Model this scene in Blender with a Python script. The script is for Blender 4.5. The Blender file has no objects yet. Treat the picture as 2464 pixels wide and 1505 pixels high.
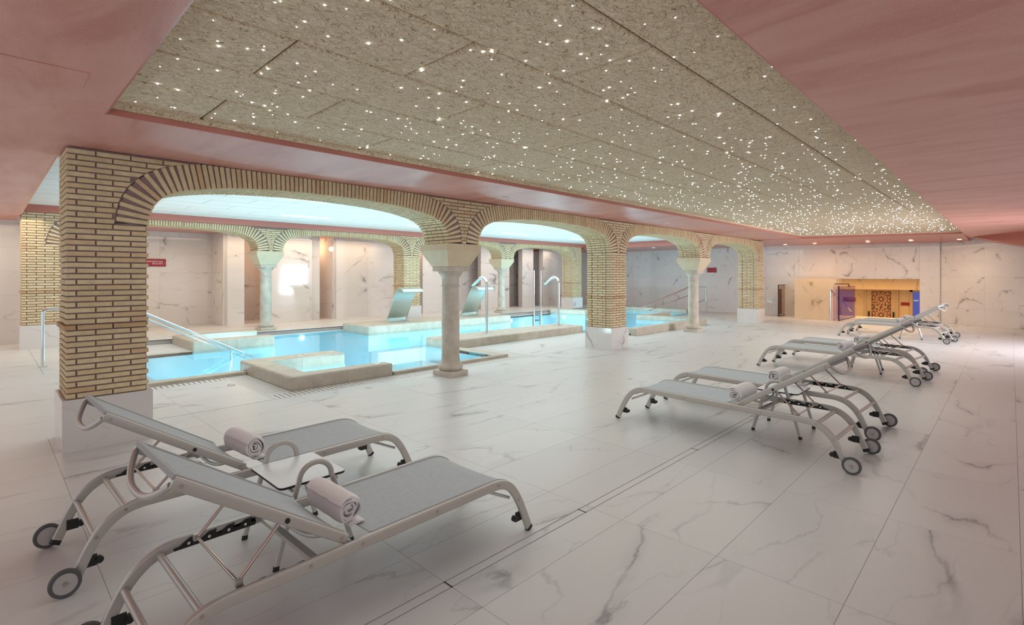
import bpy, bmesh, math, random
from mathutils import Vector, Matrix
random.seed(7)
S = bpy.context.scene
C = S.collection
PI = math.pi
# ------------------------------------------------------------------ camera, world, lights, exposure
CAM_H = 1.555
cam_d = bpy.data.cameras.new('camera'); cam = bpy.data.objects.new('camera', cam_d); C.objects.link(cam)
cam.location = (0, 0, CAM_H)
cam.rotation_euler = (PI/2, 0, math.radians(44.177 - 90))
cam_d.sensor_width = 36; cam_d.lens = 1235.99/2464*36; cam_d.shift_y = -89.5/2464; cam_d.clip_start = 0.05
S.camera = cam
S.view_settings.view_transform = 'Standard'; S.view_settings.look = 'None'
S.view_settings.gamma = 1; S.view_settings.use_curve_mapping = False
S.view_settings.exposure = 0.0
S.cycles.max_bounces = 5; S.cycles.diffuse_bounces = 3; S.cycles.glossy_bounces = 3
S.cycles.transmission_bounces = 3; S.cycles.transparent_max_bounces = 8
S.cycles.caustics_reflective = False; S.cycles.caustics_refractive = False
S.cycles.sample_clamp_indirect = 4.0
S.cycles.use_denoising = True
S.cycles.use_adaptive_sampling = True; S.cycles.adaptive_threshold = 0.035
W = bpy.data.worlds.new('world'); S.world = W; W.use_nodes = True
W.node_tree.nodes['Background'].inputs[0].default_value = (0.88, 0.96, 1.0, 1)
W.node_tree.nodes['Background'].inputs[1].default_value = 0.90
def area(name, loc, sx, sy, power, col, rot=(0, 0, 0), spread=PI):
    l = bpy.data.lights.new(name, 'AREA'); l.shape = 'RECTANGLE'; l.size = sx; l.size_y = sy
    l.energy = power; l.color = col; l.spread = spread
    o = bpy.data.objects.new(name, l); C.objects.link(o); o.location = loc; o.rotation_euler = rot
    return o
def point(name, loc, power, col, r=0.1):
    l = bpy.data.lights.new(name, 'POINT'); l.energy = power; l.color = col; l.shadow_soft_size = r
    o = bpy.data.objects.new(name, l); C.objects.link(o); o.location = loc
    return o
def spot(name, loc, power, col, angle=100, blend=0.8, rot=(0, 0, 0), r=0.05):
    l = bpy.data.lights.new(name, 'SPOT'); l.energy = power; l.color = col; l.spot_size = math.radians(angle)
    l.spot_blend = blend; l.shadow_soft_size = r
    o = bpy.data.objects.new(name, l); C.objects.link(o); o.location = loc; o.rotation_euler = rot
    return o
area('hall_light', (9.75, 2.85, 2.66), 17.3, 3.1, 128, (0.97, 1.0, 0.99))
area('pool_hall_light', (9.5, 10.0, 2.86), 17.0, 5.6, 270, (1.0, 0.98, 0.96))
WARM = (1.0, 0.66, 0.36)
area('far_wall_light', (20.4, 3.6, 2.55), 1.0, 6.0, 45, (1.0, 0.74, 0.5))
area('gallery_light', (5.0, 15.2, 2.70), 9.0, 0.6, 75, (1.0, 0.74, 0.50))
area('gallery_light', (14.5, 15.0, 2.70), 8.0, 0.6, 55, (1.0, 0.80, 0.66))
area('left_gallery_light', (0.0, 13.2, 2.62), 1.6, 2.4, 30, (1.0, 0.82, 0.62))
spot('block_fill_spot', (18.95, 5.0, 2.64), 60, (1.0, 0.56, 0.24), 62, 0.7, rot=(0, math.radians(-40), 0))  # added warm spot to brighten the marble block; no fitting sits here
area('vestibule_light', (24.5, 4.0, 1.35), 4.5, 5.0, 140, (1.0, 0.62, 0.28))
area('side_door_light', (14.7, -3.5, 1.25), 1.6, 1.9, 170, (0.95, 0.93, 1.0), rot=(math.radians(74), 0, 0), spread=math.radians(105))
area('pool_ceiling_fill', (9.5, 10.0, 2.45), 16.5, 5.4, 72, (1.0, 0.82, 0.68), rot=(PI, 0, 0))  # added upward fill that neutralises the pool ceiling, no fixture behind it
for (x, y, p) in ((5.55, 16.5, 14), (7.55, 16.55, 10), (11.2, 16.2, 8)):
    point('niche_light', (x, y, 2.45), p, WARM, 0.08)
for (x, y, p) in ((3.9, 12.4, 40), (5.2, 10.4, 75), (5.0, 7.9, 50), (7.8, 10.5, 75), (10.5, 10.5, 75), (13.2, 10.8, 85), (13.6, 8.3, 60), (14.8, 12.3, 60), (18.0, 11.2, 60), (2.66, 10.2, 36), (3.9, 7.8, 18)):
    point('pool_lamp_light', (x, y, -0.36 if p > 20 else -0.12), p, (0.72, 0.94, 1.0), 0.12)

# ------------------------------------------------------------------ materials
def newmat(name):
    m = bpy.data.materials.new(name); m.use_nodes = True
    nt = m.node_tree; b = nt.nodes['Principled BSDF']
    return m, nt, b
def N(nt, t, **k):
    n = nt.nodes.new(t)
    for a, v in k.items():
        if a.startswith('i_'):
            key = a[2:]; key = int(key) if key.isdigit() else key
            n.inputs[key].default_value = v
        else: setattr(n, a, v)
    return n
def ramp(nt, src, stops, interp='LINEAR'):
    r = nt.nodes.new('ShaderNodeValToRGB'); r.color_ramp.interpolation = interp
    e = r.color_ramp.elements
    while len(e) < len(stops): e.new(0.5)
    for i, (p, c) in enumerate(stops):
        e[i].position = p; e[i].color = c if len(c) == 4 else (*c, 1)
    nt.links.new(src, r.inputs[0]); return r
def math_(nt, op, a, b=None, c=None):
    n = nt.nodes.new('ShaderNodeMath'); n.operation = op
    for i, v in enumerate((a, b, c)):
        if v is None: continue
        if isinstance(v, (int, float)): n.inputs[i].default_value = v
        else: nt.links.new(v, n.inputs[i])
    return n.outputs[0]
def mixc(nt, fac, a, b, mode='MIX'):
    n = nt.nodes.new('ShaderNodeMix'); n.data_type = 'RGBA'; n.blend_type = mode
    for sock, v in ((n.inputs['Factor'], fac), (n.inputs['A'], a), (n.inputs['B'], b)):
        if isinstance(v, (int, float)): sock.default_value = v
        elif isinstance(v, tuple): sock.default_value = (*v, 1) if len(v) == 3 else v
        else: nt.links.new(v, sock)
    return n.outputs['Result']
def rndpos(nt, amt=37.0):
    g = nt.nodes.new('ShaderNodeNewGeometry'); oi = nt.nodes.new('ShaderNodeObjectInfo')
    s = math_(nt, 'ADD', math_(nt, 'MULTIPLY', oi.outputs['Random'], amt), math_(nt, 'MULTIPLY', g.outputs['Random Per Island'], amt*0.7))
    v = nt.nodes.new('ShaderNodeVectorMath'); v.operation = 'ADD'
    nt.links.new(g.outputs['Position'], v.inputs[0]); nt.links.new(s, v.inputs[1])
    return v.outputs[0]
def rnd(nt):
    g = nt.nodes.new('ShaderNodeNewGeometry'); oi = nt.nodes.new('ShaderNodeObjectInfo')
    return math_(nt, 'FRACT', math_(nt, 'ADD', oi.outputs['Random'], g.outputs['Random Per Island']))
def bump(nt, b, h, strength, dist=0.01):
    n = nt.nodes.new('ShaderNodeBump'); n.inputs['Strength'].default_value = strength; n.inputs['Distance'].default_value = dist
    nt.links.new(h, n.inputs['Height']); nt.links.new(n.outputs[0], b.inputs['Normal'])

def plain(name, col, rough=0.5, metal=0.0, spec=0.5, emit=None, es=0.0):
    m, nt, b = newmat(name)
    b.inputs['Base Color'].default_value = (*col, 1); b.inputs['Roughness'].default_value = rough
    b.inputs['Metallic'].default_value = metal; b.inputs['Specular IOR Level'].default_value = spec
    if emit: b.inputs['Emission Color'].default_value = (*emit, 1); b.inputs['Emission Strength'].default_value = es
    return m
def grainy(name, c1, c2, scale, rough=0.6, bs=0.2, metal=0.0, detail=4, stretch=None, spec=0.4):
    m, nt, b = newmat(name)
    tc = N(nt, 'ShaderNodeTexCoord'); src = tc.outputs['Object']
    if stretch:
        mp = N(nt, 'ShaderNodeMapping'); mp.inputs['Scale'].default_value = stretch
        nt.links.new(src, mp.inputs[0]); src = mp.outputs[0]
    n = N(nt, 'ShaderNodeTexNoise'); n.inputs['Scale'].default_value = scale; n.inputs['Detail'].default_value = detail
    nt.links.new(src, n.inputs['Vector'])
    r = ramp(nt, n.outputs['Fac'], [(0.3, c1), (0.7, c2)])
    nt.links.new(r.outputs[0], b.inputs['Base Color'])
    b.inputs['Roughness'].default_value = rough; b.inputs['Metallic'].default_value = metal
    b.inputs['Specular IOR Level'].default_value = spec
    if bs: bump(nt, b, n.outputs['Fac'], bs, 0.004)
    return m
def marble(name, base, vein, rough, scale=1.0, spec=0.5, amt=1.0):
    m, nt, b = newmat(name)
    p = rndpos(nt)
    mp = N(nt, 'ShaderNodeMapping'); mp.inputs['Rotation'].default_value = (0.6, 0.5, 0.75); mp.inputs['Scale'].default_value = (scale*0.55, scale*1.5, scale*1.1)
    nt.links.new(p, mp.inputs[0])
    w = N(nt, 'ShaderNodeTexNoise'); w.inputs['Scale'].default_value = 2.6; w.inputs['Detail'].default_value = 6; w.inputs['Roughness'].default_value = 0.6
    nt.links.new(mp.outputs[0], w.inputs['Vector'])
    dv = nt.nodes.new('ShaderNodeVectorMath'); dv.operation = 'MULTIPLY_ADD'
    nt.links.new(w.outputs['Color'], dv.inputs[0]); dv.inputs[1].default_value = (0.32, 0.32, 0.32); nt.links.new(mp.outputs[0], dv.inputs[2])
    def ridge(sc, wd, off):
        n = N(nt, 'ShaderNodeTexNoise'); n.inputs['Scale'].default_value = sc; n.inputs['Detail'].default_value = 0.0
        a = nt.nodes.new('ShaderNodeVectorMath'); a.operation = 'ADD'; a.inputs[1].default_value = (off, off*2, -off)
        nt.links.new(dv.outputs[0], a.inputs[0]); nt.links.new(a.outputs[0], n.inputs['Vector'])
        d = math_(nt, 'ABSOLUTE', math_(nt, 'SUBTRACT', n.outputs['Fac'], 0.5))
        return math_(nt, 'SUBTRACT', 1.0, math_(nt, 'MINIMUM', math_(nt, 'DIVIDE', d, wd), 1.0))
    mk = N(nt, 'ShaderNodeTexNoise'); mk.inputs['Scale'].default_value = 2.2; mk.inputs['Detail'].default_value = 4
    nt.links.new(mp.outputs[0], mk.inputs['Vector'])
    m1 = ramp(nt, mk.outputs['Fac'], [(0.40, (0, 0, 0)), (0.64, (1, 1, 1))]).outputs[0]
    m2 = ramp(nt, mk.outputs['Fac'], [(0.50, (0, 0, 0)), (0.66, (1, 1, 1))]).outputs[0]
    v1 = math_(nt, 'MULTIPLY', ridge(0.8, 0.009, 3.0), math_(nt, 'MULTIPLY', m1, 0.85))
    v2 = math_(nt, 'MULTIPLY', ridge(1.5, 0.009, 9.0), math_(nt, 'MULTIPLY', m1, 0.40))
    v3 = math_(nt, 'MULTIPLY', ridge(0.8, 0.045, 3.0), math_(nt, 'MULTIPLY', m2, 0.45))
    tot = math_(nt, 'MULTIPLY', math_(nt, 'MINIMUM', math_(nt, 'ADD', math_(nt, 'ADD', v1, v2), v3), 0.95), amt)
    cl = N(nt, 'ShaderNodeTexNoise'); cl.inputs['Scale'].default_value = 0.9; cl.inputs['Detail'].default_value = 4
    nt.links.new(dv.outputs[0], cl.inputs['Vector'])
    dark = tuple(c*0.95 for c in base)
    bc = ramp(nt, cl.outputs['Fac'], [(0.35, base), (0.7, dark)]).outputs[0]
    nt.links.new(mixc(nt, tot, bc, vein), b.inputs['Base Color'])
    b.inputs['Roughness'].default_value = rough; b.inputs['Specular IOR Level'].default_value = spec
    return m
def brickmat(name, cols, bs=0.15):
    m, nt, b = newmat(name)
    r = ramp(nt, rnd(nt), cols)
    p = rndpos(nt)
    n = N(nt, 'ShaderNodeTexNoise'); n.inputs['Scale'].default_value = 14; n.inputs['Detail'].default_value = 6
    nt.links.new(p, n.inputs['Vector'])
    k = ramp(nt, n.outputs['Fac'], [(0.3, (0.86, 0.84, 0.82)), (0.7, (1.06, 1.05, 1.04))]).outputs[0]
    nt.links.new(mixc(nt, 1.0, r.outputs[0], k, 'MULTIPLY'), b.inputs['Base Color'])
    b.inputs['Roughness'].default_value = 0.75; b.inputs['Specular IOR Level'].default_value = 0.25
    bump(nt, b, n.outputs['Fac'], bs, 0.003)
    return m
def travertine(name, c1, c2, pits=True, rough=0.6):
    m, nt, b = newmat(name)
    p = rndpos(nt)
    n = N(nt, 'ShaderNodeTexNoise'); n.inputs['Scale'].default_value = 5; n.inputs['Detail'].default_value = 8; n.inputs['Roughness'].default_value = 0.7
    nt.links.new(p, n.inputs['Vector'])
    col = ramp(nt, n.outputs['Fac'], [(0.3, c1), (0.68, c2)]).outputs[0]
    v = N(nt, 'ShaderNodeTexNoise'); v.inputs['Scale'].default_value = 60; v.inputs['Detail'].default_value = 2
    nt.links.new(p, v.inputs['Vector'])
    g = N(nt, 'ShaderNodeTexNoise'); g.inputs['Scale'].default_value = 4; nt.links.new(p, g.inputs['Vector'])
    pit = math_(nt, 'MULTIPLY', ramp(nt, v.outputs['Fac'], [(0.66, (0, 0, 0)), (0.72, (1, 1, 1))]).outputs[0], ramp(nt, g.outputs['Fac'], [(0.45, (0, 0, 0)), (0.6, (1, 1, 1))]).outputs[0])
    if pits:
        col = mixc(nt, math_(nt, 'MULTIPLY', pit, 0.75), col, (0.10, 0.08, 0.06))
        bump(nt, b, math_(nt, 'SUBTRACT', 1.0, pit), 0.5, 0.004)
    nt.links.new(col, b.inputs['Base Color']); b.inputs['Roughness'].default_value = rough
    return m
def plaster(name, c1, c2, c3):
    m, nt, b = newmat(name)
    g = N(nt, 'ShaderNodeNewGeometry')
    mp = N(nt, 'ShaderNodeMapping'); mp.inputs['Rotation'].default_value = (0, 0, 0.75); mp.inputs['Scale'].default_value = (2.2, 0.55, 1.2)
    nt.links.new(g.outputs['Position'], mp.inputs[0])
    n = N(nt, 'ShaderNodeTexNoise'); n.inputs['Scale'].default_value = 1.5; n.inputs['Detail'].default_value = 7; n.inputs['Roughness'].default_value = 0.62; n.inputs['Distortion'].default_value = 0.5
    nt.links.new(mp.outputs[0], n.inputs['Vector'])
    f = N(nt, 'ShaderNodeTexNoise'); f.inputs['Scale'].default_value = 110; f.inputs['Detail'].default_value = 3
    nt.links.new(g.outputs['Position'], f.inputs['Vector'])
    col = ramp(nt, n.outputs['Fac'], [(0.34, c1), (0.5, c2), (0.68, c3)]).outputs[0]
    k = ramp(nt, f.outputs['Fac'], [(0.3, (0.9, 0.89, 0.89)), (0.6, (1.03, 1.03, 1.03))]).outputs[0]
    nt.links.new(mixc(nt, 1.0, col, k, 'MULTIPLY'), b.inputs['Base Color'])
    b.inputs['Roughness'].default_value = 0.42; b.inputs['Specular IOR Level'].default_value = 0.35
    bump(nt, b, f.outputs['Fac'], 0.25, 0.003)
    return m
def woodwool(name):
    m, nt, b = newmat(name)
    g = N(nt, 'ShaderNodeNewGeometry')
    d = N(nt, 'ShaderNodeTexNoise'); d.inputs['Scale'].default_value = 22; d.inputs['Detail'].default_value = 1
    nt.links.new(g.outputs['Position'], d.inputs['Vector'])
    dv = nt.nodes.new('ShaderNodeVectorMath'); dv.operation = 'MULTIPLY_ADD'
    nt.links.new(d.outputs['Color'], dv.inputs[0]); dv.inputs[1].default_value = (0.10, 0.10, 0.0); nt.links.new(g.outputs['Position'], dv.inputs[2])
    tot = None
    for i, (rx, sc) in enumerate(((0.4, 1), (1.5, 1.15), (2.6, 0.9))):
        mp = N(nt, 'ShaderNodeMapping'); mp.inputs['Rotation'].default_value = (0, 0, rx); mp.inputs['Scale'].default_value = (34*sc, 160*sc, 40)
        nt.links.new(dv.outputs[0], mp.inputs[0])
        n = N(nt, 'ShaderNodeTexNoise'); n.inputs['Scale'].default_value = 1.0; n.inputs['Detail'].default_value = 1.5
        nt.links.new(mp.outputs[0], n.inputs['Vector'])
        s = n.outputs['Fac']
        tot = s if tot is None else math_(nt, 'MAXIMUM', tot, s)
    col = ramp(nt, tot, [(0.44, (0.35, 0.255, 0.155)), (0.52, (0.71, 0.555, 0.375)), (0.66, (0.90, 0.755, 0.56))]).outputs[0]
    nt.links.new(col, b.inputs['Base Color'])
    b.inputs['Roughness'].default_value = 0.85; b.inputs['Specular IOR Level'].default_value = 0.15
    bump(nt, b, tot, 0.8, 0.01)
    return m
def water_mat():
    m = bpy.data.materials.new('pool_water'); m.use_nodes = True; nt = m.node_tree; nt.nodes.clear()
    o = N(nt, 'ShaderNodeOutputMaterial'); t = N(nt, 'ShaderNodeBsdfTransparent'); t.inputs[0].default_value = (0.80, 0.95, 0.98, 1)
    gl = N(nt, 'ShaderNodeBsdfGlossy'); gl.inputs['Roughness'].default_value = 0.03
    fr = N(nt, 'ShaderNodeFresnel'); fr.inputs[0].default_value = 1.25
    g = N(nt, 'ShaderNodeNewGeometry')
    n = N(nt, 'ShaderNodeTexNoise'); n.inputs['Scale'].default_value = 3.5; n.inputs['Detail'].default_value = 2
    nt.links.new(g.outputs['Position'], n.inputs['Vector'])
    bp = N(nt, 'ShaderNodeBump'); bp.inputs['Strength'].default_value = 0.06; bp.inputs['Distance'].default_value = 0.05
    nt.links.new(n.outputs['Fac'], bp.inputs['Height']); nt.links.new(bp.outputs[0], gl.inputs['Normal'])
    mx = N(nt, 'ShaderNodeMixShader')
    nt.links.new(fr.outputs[0], mx.inputs[0]); nt.links.new(t.outputs[0], mx.inputs[1]); nt.links.new(gl.outputs[0], mx.inputs[2]); nt.links.new(mx.outputs[0], o.inputs[0])
    return m
def glass_mat(name, tint, refl=1.25):
    m = bpy.data.materials.new(name); m.use_nodes = True; nt = m.node_tree; nt.nodes.clear()
    o = N(nt, 'ShaderNodeOutputMaterial'); t = N(nt, 'ShaderNodeBsdfTransparent'); t.inputs[0].default_value = (*tint, 1)
    gl = N(nt, 'ShaderNodeBsdfGlossy'); gl.inputs['Roughness'].default_value = 0.02
    fr = N(nt, 'ShaderNodeFresnel'); fr.inputs[0].default_value = refl
    mx = N(nt, 'ShaderNodeMixShader')
    ge = N(nt, 'ShaderNodeNewGeometry')
    nt.links.new(math_(nt, 'MULTIPLY', fr.outputs[0], math_(nt, 'SUBTRACT', 1.0, ge.outputs['Backfacing'])), mx.inputs[0]); nt.links.new(t.outputs[0], mx.inputs[1]); nt.links.new(gl.outputs[0], mx.inputs[2]); nt.links.new(mx.outputs[0], o.inputs[0])
    return m
def emis(name, col, s):
    m = bpy.data.materials.new(name); m.use_nodes = True; nt = m.node_tree; nt.nodes.clear()
    o = N(nt, 'ShaderNodeOutputMaterial'); e = N(nt, 'ShaderNodeEmission'); e.inputs[0].default_value = (*col, 1); e.inputs[1].default_value = s
    nt.links.new(e.outputs[0], o.inputs[0]); return m

M = dict(
    floor=marble('floor_marble', (0.705, 0.725, 0.715), (0.30, 0.30, 0.31), 0.34, 0.9, 0.4, 0.95),
    wall=marble('wall_marble', (0.80, 0.76, 0.74), (0.22, 0.20, 0.21), 0.07, 1.05, 0.5, 0.9),
    base=marble('base_marble', (0.78, 0.75, 0.73), (0.25, 0.23, 0.24), 0.10, 1.0, 0.5, 0.9),
    grout=plain('grout', (0.38, 0.37, 0.36), 0.8),
    wgrout=plain('wall_grout', (0.55, 0.50, 0.47), 0.6),
    pink=plaster('pink_plaster', (0.60, 0.25, 0.205), (0.70, 0.33, 0.275), (0.75, 0.39, 0.34)),
    pinksm=plain('smooth_pink_paint', (0.56, 0.19, 0.15), 0.28),
    wool=woodwool('wood_wool'),
    white=grainy('white_ceiling', (0.80, 0.80, 0.78), (0.86, 0.86, 0.85), 60, 0.7, 0.1),
    brick=brickmat('yellow_brick', [(0.0, (0.71, 0.565, 0.345)), (0.45, (0.77, 0.635, 0.405)), (0.82, (0.80, 0.67, 0.435)), (1.0, (0.69, 0.48, 0.29))]),
    band=brickmat('tan_band_brick', [(0.0, (0.56, 0.37, 0.21)), (1.0, (0.65, 0.46, 0.27))]),
    mortar=grainy('mauve_mortar', (0.27, 0.19, 0.18), (0.34, 0.25, 0.235), 40, 0.9, 0.3),
    cast=grainy('cast_stone', (0.66, 0.54, 0.375), (0.71, 0.59, 0.42), 8, 0.65, 0.05),
    trav=travertine('column_travertine', (0.46, 0.39, 0.31), (0.66, 0.60, 0.52)),
    ledge=travertine('ledge_travertine', (0.44, 0.385, 0.305), (0.60, 0.55, 0.46), False, 0.5),
    basin=plain('pool_mosaic', (0.42, 0.82, 0.94), 0.35),
    step=plain('pool_step_stone', (0.66, 0.86, 0.92), 0.4),
    water=water_mat(),
    slat=plain('grating_polymer', (0.72, 0.71, 0.68), 0.4),
    dark=plain('dark_gap', (0.035, 0.03, 0.03), 0.9),
    steel=plain('polished_steel', (0.72, 0.74, 0.74), 0.14, 1.0),
    bsteel=grainy('brushed_steel', (0.55, 0.66, 0.64), (0.66, 0.76, 0.74), 30, 0.28, 0.0, 1.0),
    alu=plain('champagne_aluminium', (0.53, 0.505, 0.465), 0.30, 0.3),
    chrome=plain('chrome_rod', (0.52, 0.46, 0.42), 0.2, 1.0),
    sling=grainy('grey_sling', (0.41, 0.47, 0.505), (0.56, 0.615, 0.645), 34, 0.75, 0.15, 0, 3, (1, 14, 1)),
    piping=plain('sling_piping', (0.44, 0.46, 0.47), 0.7),
    black=plain('black_plastic', (0.012, 0.012, 0.012), 0.45),
    tyre=plain('grey_rubber', (0.10, 0.10, 0.105), 0.6),
    hub=plain('white_plastic', (0.50, 0.48, 0.47), 0.4),
    towel=grainy('terry_cloth', (0.82, 0.80, 0.81), (0.93, 0.91, 0.92), 160, 0.95, 1.0, 0, 4, None, 0.1),
    laminate=plain('white_laminate', (0.74, 0.78, 0.80), 0.35),
    sign=plain('red_sign', (0.36, 0.012, 0.03), 0.3),
    signink=plain('white_ink', (0.85, 0.8, 0.8), 0.5),
    star=emis('star_led', (0.93, 0.97, 1.0), 22.0),
    lampw=emis('warm_led', (1.0, 0.85, 0.6), 6.0),
    panel_led=emis('ceiling_led', (0.97, 0.99, 1.0), 1.6),
    pool_led=emis('pool_led', (0.75, 0.95, 1.0), 8.0),
    lattice=plain('terracotta_lattice', (0.40, 0.10, 0.055), 0.5),
    doorp=plain('cream_door', (0.72, 0.55, 0.36), 0.4),
    bluelit=emis('blue_lit_glass', (0.13, 0.13, 0.44), 0.8),
    violet=glass_mat('door_reflection_glass', (0.74, 0.66, 0.94)),  # tint imitates the blue door reflected in the pane
    glass=glass_mat('smoked_glass', (0.80, 0.68, 0.58)),
    orange=marble('glow_tinted_marble', (0.90, 0.70, 0.48), (0.42, 0.28, 0.17), 0.06, 0.85, 0.5, 0.8),  # marble with the warm vestibule glow mixed into its base colour
    green=plain('exit_sign_green', (0.55, 0.50, 0.20), 0.5),
)

# ------------------------------------------------------------------ mesh helpers
class B:
    def __init__(s): s.v = []; s.f = []
    def add(s, v, f):
        o = len(s.v); s.v += [tuple(x) for x in v]; s.f += [tuple(i + o for i in q) for q in f]; return s
    def box(s, x0, x1, y0, y1, z0, z1):
        return s.add([(x0,y0,z0),(x1,y0,z0),(x1,y1,z0),(x0,y1,z0),(x0,y0,z1),(x1,y0,z1),(x1,y1,z1),(x0,y1,z1)],
                     [(0,3,2,1),(4,5,6,7),(0,1,5,4),(1,2,6,5),(2,3,7,6),(3,0,4,7)])
    def hexa(s, p):   # 8 points, bottom 4 then top 4
        return s.add(p, [(0,3,2,1),(4,5,6,7),(0,1,5,4),(1,2,6,5),(2,3,7,6),(3,0,4,7)])
    def frust(s, a, b, z0, z1, cx=0, cy=0):
        return s.hexa([(cx-a,cy-a,z0),(cx+a,cy-a,z0),(cx+a,cy+a,z0),(cx-a,cy+a,z0),(cx-b,cy-b,z1),(cx+b,cy-b,z1),(cx+b,cy+b,z1),(cx-b,cy+b,z1)])
    def prism_y(s, poly, y0, y1):      # poly in x,z (ccw seen from -y)
        n = len(poly)
        v = [(p[0], y0, p[1]) for p in poly] + [(p[0], y1, p[1]) for p in poly]
        f = [tuple(range(n)), tuple(range(2*n-1, n-1, -1))] + [(i, i+n, (i+1) % n + n, (i+1) % n) for i in range(n)]
        return s.add(v, f)
    def prism_z(s, poly, z0, z1):
        n = len(poly)
        v = [(p[0], p[1], z0) for p in poly] + [(p[0], p[1], z1) for p in poly]
        f = [tuple(range(n-1, -1, -1)), tuple(range(n, 2*n))] + [(i, (i+1) % n, (i+1) % n + n, i+n) for i in range(n)]
        return s.add(v, f)
    def lathe(s, prof, seg=32, cx=0, cy=0):
        v = []; f = []
        for (r, z) in prof:
            for k in range(seg):
                a = 2*PI*k/seg; v.append((cx + r*math.cos(a), cy + r*math.sin(a), z))
        for i in range(len(prof)-1):
            for k in range(seg):
                k2 = (k+1) % seg; f.append((i*seg+k, i*seg+k2, (i+1)*seg+k2, (i+1)*seg+k))
        f.append(tuple(range(seg-1, -1, -1))); f.append(tuple((len(prof)-1)*seg + k for k in range(seg)))
        return s.add(v, f)
    def sweep(s, path, prof, up=None, closed_prof=True):   # prof: list of (a,b) in (side, up) frame
        path = [Vector(p) for p in path]; n = len(prof); v = []; f = []
        prev_side = None
        for i, p in enumerate(path):
            t = (path[min(i+1, len(path)-1)] - path[max(i-1, 0)]).normalized()
            if up is not None:
                side = Vector(up)
                nrm = side.cross(t).normalized(); side = t.cross(nrm).normalized()
            else:
                if prev_side is None:
                    ref = Vector((0, 0, 1)) if abs(t.z) < 0.9 else Vector((1, 0, 0))
                    side = t.cross(ref).normalized()
                else:
                    side = (prev_side - t*prev_side.dot(t)).normalized()
                nrm = side.cross(t).normalized()
            prev_side = side
            for (a, b) in prof: v.append(p + side*a + nrm*b)
        for i in range(len(path)-1):
            for k in range(n):
                k2 = (k+1) % n; f.append((i*n+k, i*n+k2, (i+1)*n+k2, (i+1)*n+k))
        f.append(tuple(range(n-1, -1, -1))); f.append(tuple((len(path)-1)*n + k for k in range(n)))
        return s.add(v, f)
    def tube(s, path, r, seg=10):
        return s.sweep(path, [(r*math.cos(2*PI*k/seg), r*math.sin(2*PI*k/seg)) for k in range(seg)])
    def cyl(s, p0, p1, r, seg=16): return s.tube([p0, p1], r, seg)
    def disc_y(s, cx, cz, r, y0, y1, seg=24):
        return s.prism_y([(cx + r*math.cos(2*PI*k/seg), cz + r*math.sin(2*PI*k/seg)) for k in range(seg)], y0, y1)
    def mesh(s, name, mat, smooth=False, fix=True):
        me = bpy.data.meshes.new(name); me.from_pydata(s.v, [], s.f)
        if fix:
            bm = bmesh.new(); bm.from_mesh(me); bmesh.ops.recalc_face_normals(bm, faces=bm.faces); bm.to_mesh(me); bm.free()
        if mat: me.materials.append(mat)
        if smooth:
            me.polygons.foreach_set('use_smooth', [True]*len(me.polygons))
            try: me.set_sharp_from_angle(angle=math.radians(40))
            except Exception: pass
        me.update(); return me
    def build(s, name, mat, parent=None, smooth=False, loc=None):
        o = bpy.data.objects.new(name, s.mesh(name, mat, smooth)); C.objects.link(o)
        if parent is not None: o.parent = parent
        if loc is not None: o.location = loc
        return o
def inst(name, me, parent, loc, rot=None):
    o = bpy.data.objects.new(name, me); C.objects.link(o); o.parent = parent; o.location = loc
    if rot: o.rotation_euler = rot
    return o
def empty(name, loc, rz=0.0):
    o = bpy.data.objects.new(name, None); C.objects.link(o); o.location = loc; o.rotation_euler = (0, 0, rz); o.empty_display_size = 0.1
    return o
def tag(o, label, cat, group=None):
    o['label'] = label; o['category'] = cat
    if group: o['group'] = group
    return o
def thing(name, label, cat, loc=(0, 0, 0), rz=0.0, group=None): return tag(empty(name, loc, rz), label, cat, group)
def struct(o): o['kind'] = 'structure'; return o
def stuff(o): o['kind'] = 'stuff'; return o
_children = {}
def copy_tree(o, parent=None):
    c = o.copy(); C.objects.link(c)
    if parent is not None: c.parent = parent
    for ch in list(o.children): copy_tree(ch, c)
    return c
_bm = {}
def brick_mesh(dx, dy, dz, mat):
    k = (round(dx, 3), round(dy, 3), round(dz, 3), mat.name)
    if k not in _bm:
        _bm[k] = B().box(-dx/2, dx/2, -dy/2, dy/2, -dz/2, dz/2).mesh('brick', mat)
    return _bm[k]
def rbox(x0, x1, y0, y1, z0, z1, r=0.03, seg=3, bottom=False):
    bm = bmesh.new(); bmesh.ops.create_cube(bm, size=1)
    for v in bm.verts:
        v.co = Vector((x0 + (v.co.x+.5)*(x1-x0), y0 + (v.co.y+.5)*(y1-y0), z0 + (v.co.z+.5)*(z1-z0)))
    ed = [e for e in bm.edges if bottom or not all(abs(v.co.z - z0) < 1e-6 for v in e.verts)]
    bmesh.ops.bevel(bm, geom=ed, offset=r, segments=seg, affect='EDGES', profile=0.5)
    b = B(); bm.verts.ensure_lookup_table()
    b.add([v.co for v in bm.verts], [[v.index for v in f.verts] for f in bm.faces]); bm.free()
    return b

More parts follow.
